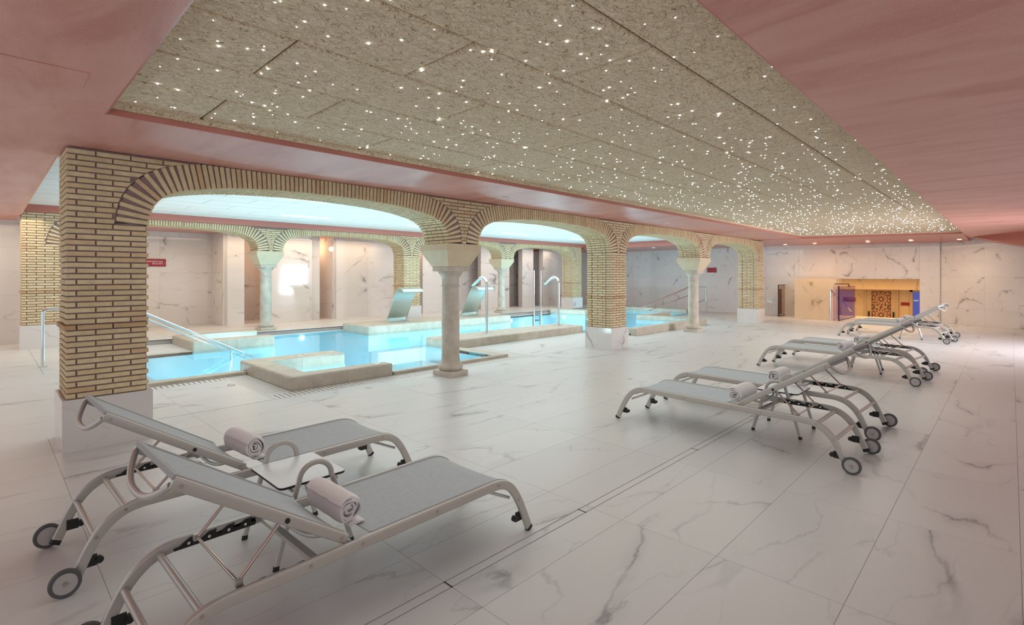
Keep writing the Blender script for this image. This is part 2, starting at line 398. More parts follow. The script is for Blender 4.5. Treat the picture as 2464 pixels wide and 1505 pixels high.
# ------------------------------------------------------------------ ceilings
Z0, ZS = 2.70, 2.785            # plaster soffit, starry panels
RX0, RX1a, RX1b, RY0, RY1 = 0.60, 18.75, 17.5, 0.93, 4.61   # recess: near u, far u at RY0 / RY1
ceil = struct(empty('ceiling', (0, 0, 0)))
def plate(name, poly, z0, z1, mat, parent): return B().prism_z(poly, z0, z1).build(name, mat, parent)
FW = 21.7                        # far wall plane
plate('soffit', [(-4, -6), (24, -6), (24, RY0), (-4, RY0)], Z0, Z0+.25, M['pink'], ceil)
plate('soffit', [(-4, RY0), (RX0, RY0), (RX0, 6.62), (-4, 6.62)], Z0, Z0+.25, M['pink'], ceil)
plate('soffit', [(RX0, RY1), (RX1b, RY1), (RX1b, 6.62), (RX0, 6.62)], Z0, Z0+.25, M['pink'], ceil)
b = B(); zr = 2.60
b.hexa([(RX1a, RY0, Z0), (FW+.3, RY0, zr), (FW+.3, 6.62, Z0), (RX1b, 6.62, Z0), (RX1a, RY0, Z0+.25), (FW+.3, RY0, Z0+.25), (FW+.3, 6.62, Z0+.25), (RX1b, 6.62, Z0+.25)])
b.build('soffit', M['pinksm'], ceil)
plate('soffit', [(-4, 6.62), (.48, 6.62), (.48, 17.5), (-4, 17.5)], Z0, Z0+.25, M['pink'], ceil)
plate('soffit', [(18.4, 6.62), (22.2, 6.62), (22.2, 17.5), (18.4, 17.5)], Z0, Z0+.25, M['pinksm'], ceil)
plate('soffit', [(.48, 13.42), (18.4, 13.42), (18.4, 17.8), (.48, 17.8)], 2.775, 2.95, M['pink'], ceil)
# fascias of the starry recess: smooth pink board below, wood wool strip above
def fascia(p, q, z0, z1, mat, t=.012, name='fascia'):
    d = Vector((q[0]-p[0], q[1]-p[1], 0)).normalized(); n = Vector((-d.y, d.x, 0))*t
    P = [Vector((*p, 0)), Vector((*q, 0)), Vector((*q, 0))+n, Vector((*p, 0))+n]
    return B().prism_z([(a.x, a.y) for a in P], z0, z1).build(name, mat, ceil)
rec = [(RX0, RY0), (RX1a, RY0), (RX1b, RY1), (RX0, RY1)]
for i in range(4):
    p, q = rec[i], rec[(i+1) % 4]
    fascia(p, q, Z0+.001, Z0+.044, M['pinksm'])
    L = (Vector(q)-Vector(p)).length; k = max(1, round(L/2.05)); 
    for j in range(k):
        a = Vector(p).lerp(Vector(q), j/k + .002/L); c = Vector(p).lerp(Vector(q), (j+1)/k - .002/L)
        fascia(a, c, Z0+.045, ZS, M['wool'], .03, 'edge_strip')
# starry panels 1.35 x 0.65, brick bond
def clip_recess(x0, x1, y0, y1):
    def xr(y): return RX1a + (RX1b-RX1a)*(y-RY0)/(RY1-RY0)
    x0 = max(x0, RX0-.05); y0 = max(y0, RY0-.05); y1 = min(y1, RY1+.05)
    if x1 - x0 < .05 or y1 - y0 < .05 or x0 > xr(y0): return None
    return [(x0, y0), (min(x1, xr(y0)+.1), y0), (min(x1, xr(y1)+.1), y1), (x0, y1)]
vl = [0.74, 1.39, 2.04, 2.695, 3.345, 3.96, 4.70]
for r in range(6):
    off = (2.535 if r in (1,) else {0: 3.2, 2: 1.82, 3: 1.16, 4: 1.775, 5: 1.2}.get(r))
    x = off - 1.36*4; gp = .005
    while x < 19.5:
        pl = clip_recess(x+gp, x+1.36-gp, vl[r]+gp, vl[r+1]-gp)
        if pl and pl[1][0] > pl[0][0] + .03 and pl[2][0] > pl[3][0] + .03:
            b = B(); bev = .014
            cx = sum(a[0] for a in pl)/4; cy = sum(a[1] for a in pl)/4
            n = 4
            ins = [(a[0] + (bev if a[0] < cx else -bev), a[1] + (bev if a[1] < cy else -bev)) for a in pl]
            v = [(a[0], a[1], ZS) for a in ins] + [(a[0], a[1], ZS+bev) for a in pl] + [(a[0], a[1], ZS+.035) for a in pl]
            f = [(3, 2, 1, 0), (8, 9, 10, 11)] + [(i, (i+1) % 4, (i+1) % 4+4, i+4) for i in range(4)] + [(i+4, (i+1) % 4+4, (i+1) % 4+8, i+8) for i in range(4)]
            b.add(v, f).build('acoustic_panel', M['wool'], ceil)
        x += 1.36
plate('panel_backing', [(RX0-.1, RY0-.1), (RX1a+.1, RY0-.1), (RX1b+.1, RY1+.1), (RX0-.1, RY1+.1)], ZS+.04, ZS+.06, M['dark'], ceil)
# star lights: 300 nearest one by one, the rest together
stars = []
rs = random.Random(3)
for i in range(1300):
    y = rs.uniform(RY0+.06, RY1-.06); x = rs.uniform(RX0+.05, RX1a + (RX1b-RX1a)*(y-RY0)/(RY1-RY0) - .06)
    stars.append((x, y, rs.choice((.0035, .004, .005, .0055, .0065, .0078))))
def star_geo(b, x, y, z, r):
    k = 8
    v = [(x + r*math.cos(2*PI*i/k), y + r*math.sin(2*PI*i/k), z) for i in range(k)] + [(x + .6*r*math.cos(2*PI*i/k), y + .6*r*math.sin(2*PI*i/k), z - .6*r) for i in range(k)]
    b.add(v, [(i, (i+1) % k, (i+1) % k + k, i+k) for i in range(k)] + [tuple(range(k, 2*k))])
CF = (math.cos(math.radians(44.177)), math.sin(math.radians(44.177)))
def seen(x, y, z):     # roughly inside the photograph?
    d = x*CF[0] + y*CF[1]; s = x*CF[1] - y*CF[0]
    return d > .3 and abs(s)/d < 1.0 and (z - CAM_H)/d < .55
stars.sort(key=lambda s: (not seen(s[0], s[1], ZS), s[0]**2 + s[1]**2))
sm = {}
for (x, y, r) in stars[:300]:
    if r not in sm:
        b = B(); star_geo(b, 0, 0, 0, r); sm[r] = b.mesh('star_light', M['star'], fix=False)
    inst('star_light', sm[r], ceil, (x, y, ZS))
b = B()
for (x, y, r) in stars[300:]: star_geo(b, x, y, ZS, r)
o = b.build('star_lights', M['star'], ceil); stuff(o)
# pool hall ceiling: white tiles, pink fascia, slim light panels
PZ = 2.915; px0, px1, py0, py1 = .48, 18.4, 6.62, 13.42
plate('soffit', [(px0-.2, py0-.2), (px1+.2, py0-.2), (px1+.2, py1+.2), (px0-.2, py1+.2)], PZ+.02, PZ+.06, M['grout'], ceil)
nx, ny = 15, 11
tx, ty = (px1-px0)/nx, (py1-py0)/ny
for j in range(ny):
    for i in range(-1, nx):
        x0 = max(px0, px0 + (i + (.5 if j % 2 else 0))*tx); x1 = min(px1, px0 + (i+1 + (.5 if j % 2 else 0))*tx)
        if x1 - x0 < .1: continue
        dx = x1 - x0 - .012; 
        inst('ceiling_tile', brick_mesh(dx, ty-.012, .02, M['white']), ceil, ((x0+x1)/2, py0 + (j+.5)*ty, PZ+.01))
for p, q, z in (((px0, py0), (px1, py0), Z0), ((px1, py0), (px1, py1), Z0), ((px1, py1), (px0, py1), 2.776), ((px0, py1), (px0, py0), Z0)):
    d = Vector((q[0]-p[0], q[1]-p[1], 0)).normalized(); n = Vector((-d.y, d.x, 0))*.02
    B().prism_z([p, q, (q[0]+n.x, q[1]+n.y), (p[0]+n.x, p[1]+n.y)], z+.001, PZ+.03).build('fascia', M['pinksm'], ceil)
for (x, y) in ((3.9, 9.1), (5.2, 11.7), (7.2, 9.1), (8.6, 11.7), (10.8, 9.1), (12.2, 11.7), (14.4, 9.1), (15.8, 11.7)):
    inst('light_panel', brick_mesh(1.15, .12, .012, M['panel_led']), ceil, (x, y, PZ-.004))
# sloping soffit wedge at the far right, access hatch at the near left
b = B()
A_, B_ = Vector((20.43, .81)), Vector((19.03, -.24)); dv = (B_-A_); E_ = A_ + dv*3.2
A2, E2 = Vector((21.45, .65)), Vector((19.2, -3.4))
b.hexa([(A_.x, A_.y, 2.695), (E_.x, E_.y, 2.695-.41*3.2*.9), (E2.x, E2.y, 2.695-.41*3.2*.9-.1), (A2.x, A2.y, 2.62), (A_.x, A_.y, 2.698), (E_.x, E_.y, 2.698), (E2.x, E2.y, 2.698), (A2.x, A2.y, 2.698)])
struct(b.build('trim_1', M['pinksm']))
hb = B().box(-.62, .42, 3.74, 4.06, Z0-.004, Z0+.02).build('access_hatch', M['pink'], ceil)

# ------------------------------------------------------------------ floor
floor = struct(empty('floor', (0, 0, 0)))
rects = [(-2.5, 21.9, -3.6, 6.6, 0), (1.3, 2.54, 6.6, 8.34, 0), (7.42, 11.655, 6.6, 8.36, 0), (11.655, 16.0, 6.6, 6.875, 0), (16.0, 21.9, 6.6, 9.3, 0), (19.95, 21.9, 9.3, 13.3, 0), (21.9, 23.2, 1.8, 4.4, 0)]
for (x0, x1, y0, y1, z) in rects:
    B().box(x0, x1, y0, y1, -.14, -.0018).build('screed', M['grout'], floor)
xs = [1.628 + 1.2*k for k in range(-4, 19)]
ys = []
for k in range(-7, 22):
    y = 1.775 + .6045*k
    ys.append(y)
    if k == 0: ys += [2.0, 2.06]
tiles = []
g = .0011
for (x0, x1, y0, y1, z) in rects:
    for i in range(len(xs)-1):
        for j in range(len(ys)-1):
            a, b_, c, d = max(xs[i], x0), min(xs[i+1], x1), max(ys[j], y0), min(ys[j+1], y1)
            if b_-a > .03 and d-c > .03:
                gap = .004 if (abs(c-2.0) < .01 or abs(d-2.06) < .01 or abs(d-2.0) < .01 or abs(c-2.06) < .01) else g
                tiles.append((a+g, b_-g, c + (gap if abs(c-2.0) < .01 or abs(c-2.06) < .01 else g), d - (gap if abs(d-2.0) < .01 or abs(d-2.06) < .01 else g)))
tiles.sort(key=lambda t: (not seen((t[0]+t[1])/2+.5, (t[2]+t[3])/2+.5, 0), ((t[0]+t[1])/2)**2 + ((t[2]+t[3])/2)**2))
for t in tiles[:300]:
    inst('floor_tile', brick_mesh(t[1]-t[0], t[3]-t[2], .012, M['floor']), floor, ((t[0]+t[1])/2, (t[2]+t[3])/2, -.006))
b = B()
for t in tiles[300:]: b.box(t[0], t[1], t[2], t[3], -.012, 0)
stuff(b.build('floor_tiles', M['floor'], floor))
# short dark ends of the slot drain covers
for x in (1.628, 2.752, 4.43, 5.9): B().box(x-.004, x+.004, 1.998, 2.062, -.002, .0008).build('drain_joint', M['dark'], floor)
# ramp and raised deck (0.14 m) on the left and behind the pool
ZB = .14
b = B(); b.hexa([(-3, 6.6, -.2), (1.3, 6.6, -.2), (1.3, 9.9, -.2), (-3, 9.9, -.2), (-3, 6.6, 0), (1.3, 6.6, 0), (1.3, 9.9, ZB), (-3, 9.9, ZB)]).build('ramp', M['floor'], floor)
b = B().box(-3, 1.3, 9.9, 17.6, -.2, ZB-.012).box(1.3, 22, 13.34, 17.8, -.2, ZB-.012).build('deck_base', M['grout'], floor)
b = B()
for i in range(21):
    for j in range(13):
        x0, y0 = -3 + 1.2*i, 9.9 + .6*j
        for (rx0, rx1, ry0, ry1) in ((-3, 1.3, 9.9, 17.6), (1.3, 22, 13.34, 17.8)):
            a, c, d, e = max(x0, rx0), min(x0+1.2, rx1), max(y0, ry0), min(y0+.6, ry1)
            if c-a > .03 and e-d > .03: b.box(a+.002, c-.002, d+.002, e-.002, ZB-.012, ZB)
stuff(b.build('deck_tiles', M['floor'], floor))
B().box(1.3, 19, 13.336, 13.346, ZB-.012, ZB+.001).build('slot', M['dark'], floor)

# ------------------------------------------------------------------ walls
_slabs = {}
def mwall(name, p, q, z0, z1, mat='wall', t=.12, sh=.5, sw=1.2, holes=None, thick_side=1):
    """marble clad wall from p to q (face on the right-hand side of p->q), slabs as pieces"""
    p, q = Vector(p), Vector(q); L = (q-p).length; d = (q-p)/L; ang = math.atan2(d.y, d.x)
    root = struct(empty(name, (p.x, p.y, 0), ang))
    segs = [(0, L, z0, z1)]
    for h in (holes or []):
        new = []
        for (a, c, e, f_) in segs:
            if h[1] <= a or h[0] >= c or h[3] <= e or h[2] >= f_: new.append((a, c, e, f_)); continue
            if h[0] > a: new.append((a, h[0], e, f_))
            if h[1] < c: new.append((h[1], c, e, f_))
            if h[2] > e: new.append((max(a, h[0]), min(c, h[1]), e, h[2]))
            if h[3] < f_: new.append((max(a, h[0]), min(c, h[1]), h[3], f_))
        segs = new
    for (a, c, e, f_) in segs:
        B().box(a, c, .012, t, e, f_).build('backing', M['wgrout'], root)
        x = math.floor(a/sw)*sw
        while x < c - 1e-4:
            z = z0 + math.floor((e-z0)/sh)*sh
            while z < f_ - 1e-4:
                a0, c0, e0, f0 = max(a, x)+.001, min(c, x+sw)-.001, max(e, z)+.001, min(f_, z+sh)-.001
                if c0-a0 > .01 and f0-e0 > .01:
                    inst('marble_slab', brick_mesh(c0-a0, .012, f0-e0, M[mat]), root, ((a0+c0)/2, .006, (e0+f0)/2))
                z += sh
            x += sw
    return root
# the face of a wall looks towards -normal (local -y)
mwall('wall_left', (-3, 14.85), (1.0, 14.85), ZB, Z0)
mwall('wall_left_return', (1.0, 14.85), (1.0, 16.9), ZB, 2.775)
mwall('wall_back_1', (1.0, 16.9), (4.70, 16.9), ZB, 2.775)
mwall('wall_back_2', (4.672, 17.6), (4.672, 15.775), ZB, 2.775, t=.1)
mwall('wall_back_3', (4.69, 15.78), (5.22, 15.78), ZB, 2.775, t=.5)
mwall('wall_back_4', (5.22, 17.5), (7.18, 17.5), ZB, 2.775)
mwall('wall_back_5', (5.90, 15.72), (7.18, 15.72), ZB, 2.775, t=.25)
mwall('wall_back_6', (7.892, 16.9), (7.892, 15.735), ZB, 2.775, t=.1)
mwall('wall_back_16', (7.19, 15.95), (7.54, 15.95), ZB, 2.775, t=.1)
mwall('wall_back_7', (7.1, 17.1), (8.2, 17.1), ZB, 2.775)
mwall('wall_back_8', (7.91, 15.74), (10.7, 15.74), ZB, 2.775, t=.2)
mwall('wall_back_9', (10.6, 16.6), (11.45, 16.6), ZB, 2.775)
mwall('wall_back_10', (11.42, 15.74), (13.05, 15.74), ZB, 2.775, t=.2)
mwall('wall_back_11', (12.9, 16.7), (19.5, 16.7), ZB, 2.775)
mwall('wall_back_12', (14.5, 15.9), (16.2, 15.9), ZB, 2.775, t=.2)
mwall('wall_back_13', (16.72, 15.6), (17.45, 15.6), ZB, 2.775, t=.25)
mwall('wall_back_14', (17.4, 16.4), (18.0, 16.4), ZB, 2.775)
mwall('wall_back_15', (17.9, 15.4), (21.9, 15.4), ZB, 2.775, t=.25)
# far wall: from the back gallery towards the camera side, opening over the stairwell
mwall('wall_far', (FW, 15.4), (FW, 1.66), 0, 2.76, t=.18, holes=[(15.4-5.96, 15.4-2.18, -1, 1.43)])
mwall('wall_right', (FW+.05, 1.66), (19.2, -3.6), 0, 2.70, t=.15)

# ------------------------------------------------------------------ arcades
SPAN = 4.278; U0 = .807; HALF = 1.834; SPR = 2.03
TAB = [(0, 0), (.008, .08), (.033, .168), (.064, .226), (.124, .292), (.207, .338), (.293, .371), (.40, .396), (.563, .427), (.726, .450), (1.0, .474), (1.343, .490), (1.6, .496), (1.834, .497)]
prof = [(-HALF + a, z) for a, z in TAB] + [(HALF - a, z) for a, z in reversed(TAB[:-1])]
def catmull(pts, sub=6):
    out = []
    for i in range(len(pts)-1):
        p0 = Vector(pts[max(i-1, 0)]); p1 = Vector(pts[i]); p2 = Vector(pts[i+1]); p3 = Vector(pts[min(i+2, len(pts)-1)])
        for k in range(sub):
            t = k/sub
            out.append(.5*((2*p1) + (-p0+p2)*t + (2*p0-5*p1+4*p2-p3)*t*t + (-p0+3*p1-3*p2+p3)*t*t*t))
    out.append(Vector(pts[-1])); return out
fine = catmull(prof)
cum = [0]
for i in range(1, len(fine)): cum.append(cum[-1] + (fine[i]-fine[i-1]).length)
ARC = cum[-1]
def on_arc(s):
    s = min(max(s, 0), ARC)
    for i in range(1, len(cum)):
        if cum[i] >= s - 1e-9:
            t = (s-cum[i-1])/max(cum[i]-cum[i-1], 1e-9); p = fine[i-1].lerp(fine[i], t); break
    s0, s1 = max(0, s-.06), min(ARC, s+.06)
    def pt(q):
        for i in range(1, len(cum)):
            if cum[i] >= q - 1e-9:
                return fine[i-1].lerp(fine[i], (q-cum[i-1])/max(cum[i]-cum[i-1], 1e-9))
    tg = (pt(s1)-pt(s0)).normalized()
    return p, tg, Vector((-tg.y, tg.x))
RING = .255
ext = []
for k in range(121):
    p, t, n = on_arc(ARC*k/120); ext.append(p + n*RING)
def ext_x(z, side):       # x (relative to bay centre) of the extrados at height z above springing
    pts = ext[:61] if side < 0 else list(reversed(ext[60:]))
    for i in range(1, len(pts)):
        if pts[i].y >= z:
            a, b_ = pts[i-1], pts[i]; return a.x + (b_.x-a.x)*(z-a.y)/max(b_.y-a.y, 1e-6)
    return pts[-1].x
CO = .0506; BT = .0375; JT = .0135; DEP = .60; REC = .014
def pier(name, label, uc, vc, z0, ztop, left, right, indiv=True, group=None, faces='fl'):
    """brick pier with marble base; left/right: an arch springs on that side"""
    t = thing(name, label, 'pier', (uc, vc, z0), 0, group)
    h = .30; top = ztop - z0
    b = B(); hb = .33
    for (x0, x1, y0, y1) in ((-hb, hb, -hb, -hb+.015), (-hb, hb, hb-.015, hb), (-hb, -hb+.015, -hb+.0155, hb-.0155), (hb-.015, hb, -hb+.0155, hb-.0155)):
        B().box(x0, x1, y0, y1, 0, .457).build('base_slab', M['base'], t)
    B().box(-hb+.015, hb-.015, -hb+.015, hb-.015, 0, .455).build('base_core', M['wgrout'], t)
    hm = h - REC
    mb = B().box(-hm, hm, -hm, hm, .455, SPR+.01)
    up = top - .004
    # spandrel core up to the soffit
    def bound(z, side):
        zz = z - SPR
        if zz < 0: return side*h
        x = ext_x(zz, -side)          # right side of the pier = left haunch of the next bay
        return side*SPAN/2 + x if side > 0 else -SPAN/2 + x
    ptsR = [(bound(SPR + k*(up-SPR)/14, 1) if right else hm, SPR + k*(up-SPR)/14) for k in range(15)]
    ptsL = [(bound(SPR + k*(up-SPR)/14, -1) if left else -hm, SPR + k*(up-SPR)/14) for k in range(15)]
    mb.prism_y(ptsL[::-1][::-1] and ([ptsL[0]] + ptsR + ptsL[:0:-1]), -hm, hm)
    mb.build('mortar', M['mortar'], t)
    joined = B(); jband = B()
    def place(x0, x1, y0, y1, z0_, z1_, mat, poly=None):
        if poly is None and x1-x0 < .012: return
        if indiv and place.n < 296 and poly is None:
            inst('brick', brick_mesh(x1-x0, y1-y0, z1_-z0_, M[mat]), t, ((x0+x1)/2, (y0+y1)/2, (z0_+z1_)/2)); place.n += 1
        elif indiv and place.n < 296:
            B().prism_y(poly, y0, y1).build('brick', M[mat], t); place.n += 1
        else:
            j = jband if mat == 'band' else joined
            if poly is None: j.box(x0, x1, y0, y1, z0_, z1_)
            else: j.prism_y(poly, y0, y1)
    place.n = 0
    def runs(a, c, odd, L=.245, J=JT):
        """brick intervals between a and c in running bond with a fixed phase"""
        cuts = []; ph = -.30 + (.068 if odd else .203)
        x = ph - 12*(L+J)
        out = []
        while x < c:
            s, e = max(a, x+J/2), min(c, x+L+J/2)
            if e - s > .018: out.append((s, e))
            x += L+J
        return out
    n = int((top-.457)/CO)
    back = []
    for k in range(n):
        zb = .457 + .007 + k*CO; zt = zb + BT; zm = (zb+zt)/2
        if zt > top: break
        odd = k % 2 == 0; band = (k == 12); e = .018 if band else 0; mat = 'band' if band else 'brick'
        sp = zm > SPR
        xl = bound(zm, -1) + JT if (sp and left) else -h
        xr = bound(zm, 1) - JT if (sp and right) else h
        hd = .115
        for (s, f_) in runs(xl, xr, odd):
            s2, f2 = s, f_
            if s == xl and not (sp and left): s2 = s - e
            if f_ == xr and not (sp and right): f2 = f_ + e
            poly = None
            if sp and right and f_ >= xr-1e-6 or sp and left and s <= xl+1e-6:
                l0 = bound(zb, -1)+JT if (left and s <= xl+1e-6) else s2; l1 = bound(zt, -1)+JT if (left and s <= xl+1e-6) else s2
                r0 = bound(zb, 1)-JT if (right and f_ >= xr-1e-6) else f2; r1 = bound(zt, 1)-JT if (right and f_ >= xr-1e-6) else f2
                if r0-l0 < .01 or r1-l1 < .004: continue
                poly = [(l0, zb), (r0, zb), (r1, zt), (l1, zt)]
            place(s2, f2, -h-e, -h+hd, zb, zt, mat, poly)
            back.append((s2, f2, h-hd, h+e, zb, zt, mat, poly))
        if not (sp and left):
            for (s, f_) in runs(-h+hd+JT, h-hd-JT, not odd): place(-h-e, -h+hd, s, f_, zb, zt, mat)
        if not (sp and right):
            for (s, f_) in runs(-h+hd+JT, h-hd-JT, odd): back.append((h-hd, h+e, s, f_, zb, zt, mat, None))
    for q in back:
        j = jband if q[6] == 'band' else joined
        if q[7] is None: j.box(*q[:6])
        else: j.prism_y(q[7], q[2], q[3])
    if joined.v: stuff(joined.build('bricks', M['brick'], t))
    if jband.v: stuff(jband.build('band_bricks', M['band'], t))
    return t
def arch(label, uc, vc, zoff, ztop, indiv=2, spandrel=0, group=None):
    """arch ring centred on uc; spandrel=1 adds the brickwork over the column to its right; indiv 2: soffit bricks single too"""
    t = thing('brick_arch', label, 'arch', (uc, vc, SPR+zoff), 0, group)
    h = .30; nb = int(ARC/CO); top = ztop - zoff - SPR - .004
    core = B(); K = 60
    for k in range(K):
        q = []
        for kk in (k, k+1):
            p, tg, nn = on_arc(ARC*kk/K); r1 = RING - .004
            e = p + nn*r1
            if e.y > top:
                r1 = max(.02, (top - p.y)/max(nn.y, .2)); e = p + nn*r1
            q.append((p + nn*REC, e))
        core.prism_y([tuple(q[0][0]), tuple(q[1][0]), tuple(q[1][1]), tuple(q[0][1])], -h+REC, h-REC)
    if spandrel:
        cx = SPAN/2
        zs = [k*(top)/16 for k in range(17)]
        pr = [(cx + max(.008, SPAN/2 + ext_x(z, -1)), z) for z in zs]; pl_ = [(cx - max(.008, SPAN/2 + ext_x(z, -1)), z) for z in zs]
        core.prism_y(pl_[:1] + pr + pl_[:0:-1], -h+REC, h-REC)
    core.build('mortar', M['mortar'], t)
    joined = B()
    def obox(b, p, tg, nn, w0, w1, r0, r1, y0, y1):
        a = [p - tg*w0/2 + nn*r0, p + tg*w0/2 + nn*r0, p + tg*w1/2 + nn*r1, p - tg*w1/2 + nn*r1]
        b.prism_y([tuple(x) for x in a], y0, y1)
    cnt = 0
    for k in range(nb):
        s = (k+.5)*ARC/nb; p, tg, nn = on_arc(s)
        r1 = RING
        if (p + nn*r1).y > top: r1 = (top - p.y - abs(tg.y)*.02)/max(nn.y, .2)
        w = .0375
        bb = B(); obox(bb, p, tg, nn, w, w, 0, r1, -h, -h+.115); bb.build('voussoir', M['brick'], t); cnt += 1
        obox(joined, p, tg, nn, w, w, 0, r1, h-.115, h)
        m0, m1 = -h+.127, h-.127
        sp = m0 + (.245 if k % 2 else .10)
        for (y0, y1) in ((m0, sp-.006), (sp+.006, m1)):
            if indiv >= 2 and cnt < 296:
                bb = B(); obox(bb, p, tg, nn, w, w, 0, .06, y0, y1); bb.build('soffit_brick', M['brick'], t); cnt += 1
            else: obox(joined, p, tg, nn, w, w, 0, .06, y0, y1)
    if spandrel:
        cx = SPAN/2; k = 0
        n = int(top/CO)
        sb = empty('spandrel', (0, 0, 0)); sb.parent = t
        for k in range(n):
            zb = .006 + k*CO; zt = zb + BT
            hw0 = SPAN/2 + ext_x(zb, -1) - JT; hw1 = SPAN/2 + ext_x(zt, -1) - JT
            if min(hw0, hw1) < .02: hw0 = max(hw0, .02); hw1 = max(hw1, .02)
            L = .245; x = -6*(L+JT) + (0 if k % 2 else (L+JT)/2)
            while x < hw1:
                a, c = x+JT/2, x+L+JT/2
                l0, l1, r0, r1 = max(a, -hw0), max(a, -hw1), min(c, hw0), min(c, hw1)
                if r0-l0 > .015 and r1-l1 > .004:
                    B().prism_y([(cx+l0, zb), (cx+r0, zb), (cx+r1, zt), (cx+l1, zt)], -h, -h+.115).build('brick', M['brick'], sb)
                    joined.prism_y([(cx+l0, zb), (cx+r0, zb), (cx+r1, zt), (cx+l1, zt)], h-.115, h)
                x += L+JT
    stuff(joined.build('back_bricks', M['brick'], t))
    return t
def column(label, uc, vc, z0, group=None):
    t = thing('stone_column', label, 'column', (uc, vc, z0), 0, group)
    rbox(-.195, .195, -.195, .195, 0, .082, .006, 1).build('plinth', M['trav'], t)
    pr = [(.165, .082), (.178, .10)]
    for k in range(9):
        a = -PI/2*.8 + k/8*PI*.82; pr.append((.150 + .042*math.cos(a), .142 + .055*math.sin(a)))
    pr += [(.152, .205), (.150, .222), (.143, .228)]
    B().lathe(pr, 40).build('torus_base', M['trav'], t, True)
    sh = [(.143, .228), (.140, .30), (.139, .7), (.136, 1.1), (.132, 1.375)]
    B().lathe(sh, 40).build('shaft', M['trav'], t, True)
    cp = [(.134, 1.375), (.146, 1.380), (.148, 1.392), (.146, 1.404), (.134, 1.410), (.132, 1.49), (.136, 1.51), (.150, 1.54), (.172, 1.565), (.178, 1.575), (.178, 1.583), (.190, 1.588), (.192, 1.615)]
    B().lathe(cp, 40).build('capital', M['trav'], t, True)
    rbox(-.20, .20, -.20, .20, 1.615, 1.69, .004, 1).build('abacus', M['trav'], t)
    b = B(); b.frust(.205, .335, 1.69, 1.93); b.frust(.335, .335, 1.93, SPR); b.build('impost', M['cast'], t)
    return t
AV = 6.25; BV = 13.76; BTOP = 2.775
pier('brick_pier', 'nearest yellow brick pier, standing behind the two closest loungers at the left', U0, AV, 0, Z0, False, True, True)
pier('brick_pier', 'middle brick pier of the front arcade, right of the ledge with two steel swan-neck spouts', U0+2*SPAN, AV, 0, Z0, True, True, True)
pier('brick_pier', 'last brick pier of the front arcade, nearest the far entrance wall', U0+4*SPAN, AV, 0, 2.685, True, False, True)
arch('nearest wide brick arch of the front arcade, springing from the big left pier', U0+SPAN/2, AV, 0, Z0, 2, 1)
arch('second brick arch of the front arcade, right of the nearest stone column', U0+1.5*SPAN, AV, 0, Z0, 2)
arch('third brick arch of the front arcade, over the far right pool basin', U0+2.5*SPAN, AV, 0, Z0, 1, 1)
arch('fourth and last brick arch of the front arcade, by the far wall', U0+3.5*SPAN, AV, 0, Z0, 1)
column('nearest travertine column with flared cast-stone impost, at the pool edge between first and second arch', U0+SPAN, AV+.03, 0)
column('far travertine column of the front arcade, in front of the right-hand stone basin', U0+3*SPAN, AV+.03, 0)
pier('brick_pier', 'pale brick pier of the back arcade at the far left, behind the steel rail post', U0, BV, ZB, BTOP, False, True, True)
pier('brick_pier', 'brick pier of the back arcade directly behind the left steel waterfall blade', U0+2*SPAN, BV, ZB, BTOP, True, True, True)
pier('brick_pier', 'last brick pier of the back arcade, beyond the pool ladder', U0+4*SPAN, BV, ZB, BTOP, True, False, False)
arch('first brick arch of the back arcade, above the red Hydrotherapy Showers sign', U0+SPAN/2, BV, ZB, BTOP, 1, 1)
arch('second brick arch of the back arcade, in front of the white marble shower walls', U0+1.5*SPAN, BV, ZB, BTOP, 1)
arch('third brick arch of the back arcade, behind the right steel waterfall blade', U0+2.5*SPAN, BV, ZB, BTOP, 1, 1)
arch('fourth brick arch of the back arcade, above the pool ladder', U0+3.5*SPAN, BV, ZB, BTOP, 1)
column('travertine column of the back arcade behind the stone bench ledge at the left', U0+SPAN, BV+.05, ZB)
column('travertine column of the back arcade between the right waterfall blade and the ladder', U0+3*SPAN, BV+.05, ZB)

# ------------------------------------------------------------------ pool
WZ = .05
OUT = [(1.35, 8.75), (2.88, 8.75), (2.88, 6.95), (6.68, 6.97), (6.68, 8.42), (6.82, 8.42), (6.82, 9.25), (11.4, 9.25), (11.4, 8.4), (11.66, 8.4), (11.66, 7.06), (15.6, 7.06), (15.6, 9.22), (19.5, 9.22), (19.5, 13.3), (16.2, 13.3), (16.2, 11.5), (15.8, 11.5), (15.8, 13.18), (2.9, 13.18), (2.9, 11.62), (1.35, 11.62)]
pool = thing('pool', 'large turquoise lit pool behind the front arcade with stone benches around it', 'pool', (0, 0, 0))
n = len(OUT)
b = B(); v = [(x, y, -1.15) for x, y in OUT] + [(x, y, WZ-.004) for x, y in OUT]
b.add(v, [tuple(range(n))] + [(i, i+n, (i+1) % n + n, (i+1) % n) for i in range(n)])
o = bpy.data.objects.new('basin', b.mesh('basin', M['basin'], fix=False)); C.objects.link(o); o.parent = pool
b = B(); b.add([(x, y, WZ) for x, y in OUT], [tuple(range(n))]); o = bpy.data.objects.new('water', b.mesh('water', M['water'], fix=False)); C.objects.link(o); o.parent = pool
for k in range(4):
    B().box(1.36 + .36*k, 1.36 + .36*(k+1) if k < 3 else 2.87, 8.76, 11.61, -1.14, -.10 - .17*k).build('step', M['step'], pool)
for (x0, x1, y0, y1, z) in ((3.14, 4.6, 7.15, 8.42, -.38), (5.55, 6.67, 6.99, 9.2, -.30), (7.0, 12.1, 11.55, 11.89, -.42), (6.84, 11.38, 9.28, 9.62, -.42)):
    B().box(x0, x1, y0, y1, -1.14, z).build('underwater_seat', M['step'], pool)
